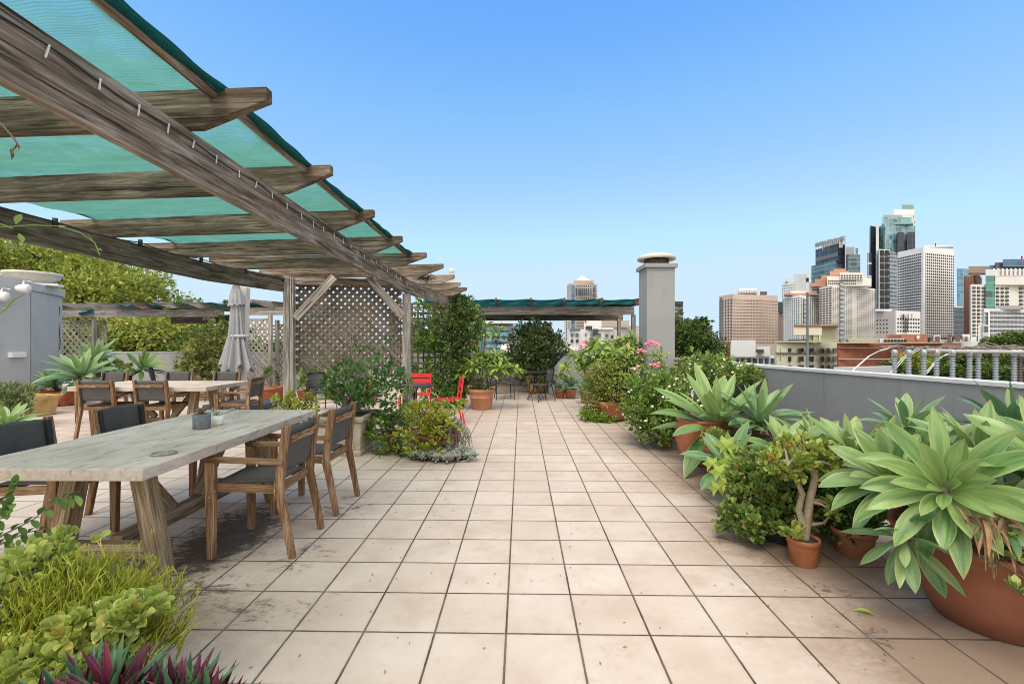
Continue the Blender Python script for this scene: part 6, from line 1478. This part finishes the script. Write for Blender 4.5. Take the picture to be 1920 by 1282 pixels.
b = Block('metal_roofs', 'flat metal roof edge just below the right parapet top', (1562,60),(1564,58),(1680,62), 690, C_MET, zb=-20)
# centre
b = Block('pyramid_tower', 'pinkish office tower with a white pyramid roof above the far pergola', (1063,520),(1070,505),(1120,512), 531, C_BEIGE if False else m_fac('pink_stone', (.52,.44,.38)))
A, B = P2(1080, 504.2), P2(1109, 506.2)
b.wins(A, B, zat(533,505), zat(539,505), 1, 8, .5, .5, C_WIN); b.wins(A, B, zat(556,505), zat(626,505), 12, 8, .5, .45, C_WIN)
for x in (1080, 1107): b.box('side_windows', x, x+1.8, 540, 555, 504.4, 1, C_WIN)
for k in range(6): b.box('tall_window', 1084.5+k*3.6, 1086.7+k*3.6, 540.5, 553.5, 504.6, .8, m_fac('blue_slot', (.06,.08,.12)))
b.box('blue_strip', 1071.5, 1077.5, 535, 640, 504.6, 1, m_glass('blue_strip_glass', (.06,.12,.19), None, 6, 6)); b.box('blue_strip', 1111.5, 1118, 535, 640, 506.4, 1, m_glass('blue_strip_glass', (.06,.12,.19), None, 6, 6))
b.box('upper', 1076, 1113, 526, 531.5, 510, 14, C_TAN)
mm = MB(); x0, x1 = XD(1079, 510), XD(1109, 510); cx = (x0+x1)/2; z0, z1 = zat(527, 510), zat(514, 510)
mm.add([(x0,511,z0),(x1,511,z0),(x1,529,z0),(x0,529,z0),(cx,520,z1)], [(0,1,4),(1,2,4),(2,3,4),(3,0,4),(3,2,1,0)]); mm.build('pyramid_roof', C_OFFW, b.r)
b = Block('stone_annexe', 'pale stone flats left of the white terrace apartments', (1058,300),(1060,296),(1070,300), 600, C_OFFW); b.wins(b.C, b.R, zat(602,296), zat(640,296), 9, 3, .5, .5)
b = Block('terrace_apartments', 'white stepped apartments below the pyramid tower', (1064,210),(1067,206),(1160,212), 617, C_WHITE)
for (px, py, w, h) in ((1070,625,5,6),(1080,625,5,6),(1070,636,5,6),(1080,636,5,6),(1097,624,3,5),(1107,624,8,6),(1122,625,5,6),(1097,637,3,6),(1112,638,6,5),(1135,626,6,6),(1146,628,5,6)): b.box('window', px, px+w, py, py+h, 205.2+(px-1067)*.064, .8, C_WINB if (px+py) % 2 else C_WIN)
b.box('upper_floor', 1095, 1127, 599, 618, 208, 8, C_WHITE); b.box('penthouse_glass', 1098, 1110, 611, 617.5, 207.6, .8, C_WIN); b.box('dark_opening', 1112, 1121, 616.5, 626, 206.0, 4, C_DK); b.box('roof_glass', 1068, 1088, 616, 621, 205, .6, m_fac('grey_glass', (.14,.17,.18)))
b.box('red_awning', 1096, 1099.5, 600, 604, 207.5, .8, M_RED); b.box('parapet_rooms', 1127, 1150, 610, 618, 209, 6, C_OFFW)
b = Block('beige_slab', 'beige low building between the pergola posts', (1150,180),(1152,176),(1222,182), 612, C_CREAM if False else m_fac('warm_white', (.58,.55,.50))); b.box('roof_plant', 1128, 1180, 601, 613, 184, 6, C_TAN); b.box('roof_edge', 1150, 1215, 611, 613.5, 175.5, 2, C_GREY); b.wins(P2(1192,179.8), P2(1210,181), zat(620,180), zat(655,180), 4, 3, .5, .5)
b = Block('far_dark_tower', 'distant dark ribbed tower right of the chimney', (1262,600),(1264,590),(1281,598), 566, m_glass('ribbed', (.10,.10,.11), (.42,.40,.38), 5.2, 6, hb=.35), part='glass_body'); b.box('dark_cap', 1263, 1281, 565, 570, 589, 8, C_DK)
b = Block('pink_office', 'pink and teal banded office block left of the round shrub', (893,140),(897,137),(962,142), 604, C_PINKF)
for i in range(5): b.box('window_band', 910, 961, 612+i*11, 619+i*11, 137+.6, 2, m_glass('teal_band', (.08,.22,.26), None, 9, 2.2))
b.box('glass_corner', 900, 908, 606, 680, 136.4, 3, m_glass('teal_corner', (.05,.13,.17), None, 3.6, 3)); b.box('white_roof', 897, 962, 602.5, 606.5, 137, 6, C_LG)
for i in range(5): b.box('window', 888+0, 894, 618+i*11, 623+i*11, 139, .6, C_WIN)
b = Block('blue_office', 'blue glass office seen between the pink block and the round shrub', (962,160),(964,158),(1012,162), 606, m_glass('cyan_glass', (.10,.28,.36), (.28,.42,.48), 3.5, 4), part='glass_body')
b = Block('low_white_house', 'low white house above the far parapet', (938,90),(940,88),(1090,90), 652, C_WHITE); b.box('gable', 940, 955, 645, 653, 88.2, 4, C_WHITE)
b = Block('pink_townhouse', 'salmon building behind the sparse frangipani', (850,150),(852,147),(896,150), 640, m_fac('salmon', (.50,.27,.20))); 
for i in range(3):
    for j in range(4): b.box('window', 856+j*10, 860+j*10, 644+i*9, 649+i*9, 147-.3, .6, C_WIN)
# lattice view buildings
b = Block('striped_office', 'pink and white banded building seen through the big lattice', (560,240),(566,236),(700,246), 566, C_OFFW)
for i in range(6): b.box('window_band', 567, 655, 577+i*17, 583+i*17, 235, 4, m_glass('sky_band', (.14,.32,.38), None, 20, 3)); b.box('pink_band', 567, 655, 583+i*17, 590+i*17, 235.3, 4, m_fac('pink_band', (.55,.36,.30)))
b.left = 40; b.wins(P2(656,242), P2(699,245.5), zat(570,243), zat(660,243), 10, 6, .6, .5, C_WINB)
b = Block('cylinder_tower', 'round cream tower top peeking above the pergola rafters', (841,400),(842,399),(852,400), 512, C_CREAM, zb=ZG, part='shaft')
mm = MB(); mm.lathe([(2.4,zat(514,399)),(2.4,zat(506,399)),(1.7,zat(503,399)),(.001,zat(502.5,399))], (XD(846.5,401),402,0), 20); mm.build('drum', C_CREAM, b.r)
b = Block('white_block', 'pale block glimpsed through gaps in the plane tree', (352,260),(355,256),(392,262), 590, C_WHITE); b.wins(b.C, b.R, zat(594,256), zat(640,256), 8, 4, .5, .4)
b = Block('far_flats', 'pale flats behind the lattice right of the umbrella', (470,220),(474,216),(560,224), 604, C_OFFW); b.wins(b.C, b.R, zat(607,218), zat(660,218), 8, 10, .5, .45, C_WINB)

# poles
def pole(px, d, ytop, label, head=False):
    r = thing('light_pole', label, 'pole', (XD(px,d), d, -24), group='slim grey poles beyond the parapet'); m = MB(); m.tube([(XD(px,d), d, -24), (XD(px,d), d, zat(ytop,d))], [.16,.10], 10); m.build('pole', M_POLE, r)
pole(1352.5, 45, 558, 'slim grey pole in front of the beige hotel'); pole(1514, 45, 548, 'slim grey pole in front of the cream building')

# insulator rack
def insulators():
    d = 15.0; r = thing('insulator_rack', 'rooftop rack with a long grey pipe on the neighbouring roof beyond the right parapet', 'pipe rack', (XD(1720,d), d, -2))
    m = MB(); m.tube([W(1735,656,d), W(1800,658.5,d), W(1908,659.5,d-.2), W(1990,661,d-.5)], .055, 12); m.build('pipe', m_plain('bare_aluminium', (.46,.43,.40), .45, .12, 5), r)
    m = MB(); m.tube([W(1664,650.5,d+1), W(1735,652,d+1), W(1990,650,d+1)], .03, 6); m.tube([W(1650,652,d+.2), W(1680,650,d+.2)], .06, 8)
    for k in range(36): q = W(1670+rng.random()*240, 650+rng.random()*7, d+rng.random()); m.tube([q, q+Vector((rng.uniform(.2,.7), 0, rng.gauss(0,.06))), q+Vector((rng.uniform(.7,1.2), .1, rng.gauss(-.05,.05)))], .02+rng.random()*.02, 5)
    m.build('busbar_fittings', m_plain('old_fittings', (.20,.17,.15), .6, .5, 8), r)
    m = MB()
    for (xa, xb, y0, y1, dd) in ((1668,1600,652,694,d),(1664,1598,654,694,d),(1720,1668,654,700,d),(1724,1672,656,700,d),(1785,1738,660,700,d),(1780,1734,664,700,d)):
        a = W(xa, y0, dd); e = W(xb, y1, dd); m.tube([a, a.lerp(e,.25)+Vector((0,0,.10)), a.lerp(e,.55)+Vector((0,0,.14)), a.lerp(e,.8)+Vector((0,0,.06)), e], .012, 6)
    m.build('cable', C_WHITE, r)
    m = MB(); m.box(W(1790, 735, d+.5), (14, 3, .25)); m.build('rack_base', C_MET, r)
    for i, (px, dk) in enumerate(((1677,0),(1704,0),(1732,0),(1756,0),(1786,0),(1818,0),(1834,0),(1867,0),(1901.5,0),(1912,1))):
        q = thing('insulator', ('brown ribbed ceramic insulator at the right end of the row' if dk else 'grey ribbed insulator on the next roof, %s' % ('at the left end of the row','second from the left end of the row','under the joint where the thick pipe begins','just right of the pipe joint','fifth of the row from the left','left one of the close pair','right one of the close pair','alone between the pair and the brown one','directly left of the brown one')[i]), 'insulator', (XD(px,d), d, -1.2), group='ribbed insulators on the next roof')
        m = MB(); R = .052; prof = []; z0, z1 = -1.15, zat(668, d)
        n = 26
        for k in range(n):
            z = z0+(z1-z0)*k/n; h = (z1-z0)/n; prof += [(R, z+.05*h), (R+.028, z+.30*h), (R+.028, z+.45*h), (R, z+.75*h)]
        m.lathe(prof, (XD(px,d), d, 0), 20); m.build('ribbed_body', m_plain('porcelain_brown' if dk else 'porcelain_grey', (.09,.055,.045) if dk else (.27,.30,.33), .35, .1, 6, spec=.5), q)
        m = MB(); m.lathe([(.085,zat(668,d)),(.085,zat(657,d)),(.05,zat(655,d)),(.001,zat(655,d))], (XD(px,d), d, 0), 16); m.build('cap', M_STEEL, q)
insulators()

# trees
def tree(name, label, base, ells, T, size, mat, per=12, crad=.17, trunk=.4, nb=30, shell=.35, group=None, bark=M_BARKD, up=.2):
    base = Vector(base); r = thing(name, label, 'tree', base, group=group); m = MB(); tips = crown(m, [(a, b, int(n*1.35)) for a, b, n in ells], T, size, per, crad, shell, up); m.build('crown', mat, r)
    b = MB(); c = np.mean([e[0] for e in ells], axis=0); k = Vector((base.x*.6+c[0]*.4, base.y*.6+c[1]*.4, c[2]-.5*ells[0][1][2])); b.tube([base, base.lerp(k, .5), k], [trunk, trunk*.8, trunk*.65], 10)
    branches(b, k, tips[NR.choice(len(tips), nb)], trunk*.5, .03, 5); b.build('trunk', bark, r); return r
tree('plane_tree', 'big yellow green plane tree behind the stair house', (XD(120,34), 34, -22),
   [E(90,520,34,95,62,5,5200), E(210,545,33,85,55,4.5,4600), E(20,540,32,90,60,5,3800), E(270,565,32.5,40,44,3.5,1700), E(150,500,34,60,34,4,1700), E(40,480,33,60,30,4,1500), E(120,600,33,120,40,4,2800)], T_Q, .30, M_PLANE, 12, .12, .5, 60)
tree('plane_tree', 'plane tree crown filling the gap above the pale far left parapet', (XD(285,30), 30, -22),
   [E(280,632,30,110,34,4,4200), E(210,640,29,70,30,3.5,2600), E(350,648,31,50,26,3,1800), E(300,610,31,90,16,3,1200)], T_Q, .28, M_PLANE, 12, .13, .4, 40)
tree('plane_tree', 'smaller leafy tree behind the left lattice and photinia', (XD(400,30), 30, -22), [E(400,645,30,46,26,3,1700), E(150,650,28,60,40,3,1800), E(430,625,31,30,16,2.5,500)], T_Q, .28, M_PARK, 12, .2, .35, 30)
tree('fig_tree', 'dark dense fig tree between the chimney and the beige hotel', (XD(1300,38), 38, -22),
   [E(1290,640,38,40,42,2.6,3600), E(1320,655,37,28,32,2.2,2200), E(1335,672,37,20,20,1.8,1000), E(1268,630,38,24,36,2.2,1600), E(1312,612,38,18,16,1.4,900), E(1275,690,37,60,26,2.4,1800)], T_Q, .22, M_FIG, 16, .12, .4, 50)
tree('street_tree', 'flat topped green tree in front of the balcony apartments', (XD(1890,110), 110, -24), [E(1880,644,110,24,10,3,1400), E(1910,638,110,26,12,3,1500), E(1860,650,110,14,8,2,500), E(1935,645,110,20,16,3,800)], T_Q, .8, M_PARK, 14, .16, .5, 30)
rngt = random.Random(3)
for k, (px, py, rx, ry, d) in enumerate(((1710,685,24,20,70),(1752,690,22,22,72),(1790,678,28,18,80),(1825,690,26,22,74),(1860,680,28,20,82),(1900,688,30,24,74),(1680,700,22,16,66),(1775,705,24,18,60),(1850,706,26,18,60),(1910,712,30,18,58),(1815,672,24,10,90))):
    tree('park_tree', ('rounded tree by the orange brick wall','olive tree between two insulators','bright green tree behind the middle insulators','mid green tree under the long pipe','broad tree right of the close pair of insulators','large tree beside the brown insulator','low bush just above the parapet at the brick corner','low tree top just over the parapet in the middle of the insulator row','low tree top over the parapet by the lone insulator','low tree top at the right edge of the photo','far tree line strip under the low roofs')[k],
      (XD(px,d), d, -24), [E(px,py,d,rx,ry,2.2,1100), E(px+rngt.gauss(0,8),py-4,d,rx*.7,ry*.8,1.8,500)], T_Q, .5, rngt.choice((M_PARK, M_FIG, M_PLANE, M_PARK)), 14, .18, .3, 16, group='park trees beyond the insulators')
tree('park_tree', 'green tree seen behind the big lattice low on the left', (XD(590,40), 40, -22), [E(590,690,40,60,30,3,1300), E(500,670,42,40,26,3,900), E(680,690,44,70,26,3,1300)], T_Q, .45, M_PARK, 12, .2, .3, 20)
tree('park_tree', 'small garden tree behind the climber', (XD(820,30), 30, -22), [E(815,640,30,60,60,2.4,1900)], T_Q, .3, M_FIG, 12, .2, .3, 20)
# ---------------------------------------------------------------- camera, light
cam = bpy.data.cameras.new('camera'); co = bpy.data.objects.new('camera', cam); COL.objects.link(co)
co.location = (0, 0, H); co.rotation_euler = (PI/2, 0, 0); cam.sensor_width = 36; cam.lens = F/1920*36; cam.clip_end = 6000; cam.clip_start = .05
SC.camera = co
SUN_EL, SUN_AZ = math.radians(58), math.radians(200)     # azimuth: compass angle from +Y, clockwise
wd = bpy.data.worlds.new('World'); SC.world = wd; wd.use_nodes = True; nt = wd.node_tree
bg = nt.nodes['Background']; sky = nt.nodes.new('ShaderNodeTexSky'); sky.sky_type = 'NISHITA'; sky.sun_disc = False
sky.sun_elevation = SUN_EL; sky.sun_rotation = SUN_AZ; sky.air_density = 1.0; sky.dust_density = 0; sky.ozone_density = 1; sky.altitude = 20
bg.inputs[1].default_value = .12
def WN(t, **kw):
    n = nt.nodes.new('ShaderNode'+t)
    for k, v in kw.items(): setattr(n, k, v)
    return n
def vscale(a, k):
    n = WN('VectorMath', operation='SCALE'); nt.links.new(a, n.inputs[0]); n.inputs['Scale'].default_value = k; return n.outputs[0]
cur = WN('RGBCurve')      # grades the sky as the photograph's is graded
pts = (((0,0),(.243,.16),(.309,.25),(.545,.47),(.9,.60),(1,.62)), ((0,0),(.40,.42),(.50,.53),(.85,.73),(.97,.80),(1,.81)), ((0,0),(.5,.80),(.72,.95),(.9,.97),(1,.97)))
cur.mapping.extend = 'HORIZONTAL'
for c_, pp in zip(cur.mapping.curves[:3], pts):
    while len(c_.points) < len(pp): c_.points.new(.5, .5)
    for q, (x, y) in zip(c_.points, pp): q.location = (x, y); q.handle_type = 'VECTOR'
cur.mapping.update()
nt.links.new(vscale(sky.outputs[0], .25), cur.inputs[1])
base = vscale(cur.outputs[0], 6.3)
# bright unseen cloud added overhead and behind the viewer for neutral soft light
tc = WN('TexCoord'); sp = WN('SeparateXYZ'); nt.links.new(tc.outputs['Generated'], sp.inputs[0])
def mr(v, a, b):
    n = WN('MapRange', interpolation_type='SMOOTHSTEP'); nt.links.new(v, n.inputs[0]); n.inputs[1].default_value = a; n.inputs[2].default_value = b; return n.outputs[0]
mxn = WN('Math', operation='MAXIMUM'); nt.links.new(mr(sp.outputs[2], .62, .85), mxn.inputs[0]); nt.links.new(mr(sp.outputs[1], -.05, -.5), mxn.inputs[1])
nz = WN('TexNoise'); nt.links.new(tc.outputs['Generated'], nz.inputs[0]); nz.inputs['Scale'].default_value = 3; nz.inputs['Detail'].default_value = 5
cr = WN('ValToRGB'); nt.links.new(nz.outputs[0], cr.inputs[0]); cr.color_ramp.elements[0].position = .3; cr.color_ramp.elements[0].color = (7.8,7.35,6.8,1); cr.color_ramp.elements[1].position = .7; cr.color_ramp.elements[1].color = (12.0,11.3,10.4,1)
mx = WN('Mix', data_type='RGBA'); nt.links.new(mxn.outputs[0], mx.inputs[0]); nt.links.new(base, mx.inputs[6]); nt.links.new(cr.outputs[0], mx.inputs[7]); nt.links.new(mx.outputs[2], bg.inputs[0])
sl = bpy.data.lights.new('sun', 'SUN'); sl.energy = 1.6; sl.angle = math.radians(25); sl.color = (1, .92, .80)
so = bpy.data.objects.new('sun', sl); COL.objects.link(so)
dirv = Vector((math.sin(SUN_AZ)*math.cos(SUN_EL), math.cos(SUN_AZ)*math.cos(SUN_EL), math.sin(SUN_EL)))
so.rotation_euler = dirv.to_track_quat('Z', 'Y').to_euler()
SC.view_settings.view_transform = 'Standard'; SC.view_settings.look = 'None'; SC.view_settings.gamma = 1; SC.view_settings.exposure = .45
SC.render.engine = 'CYCLES'; SC.cycles.max_bounces = 8; SC.cycles.transparent_max_bounces = 16
SC.cycles.use_denoising = True; SC.cycles.filter_width = .95
for o in bpy.data.objects:
    if '_w' in o.keys(): del o['_w']
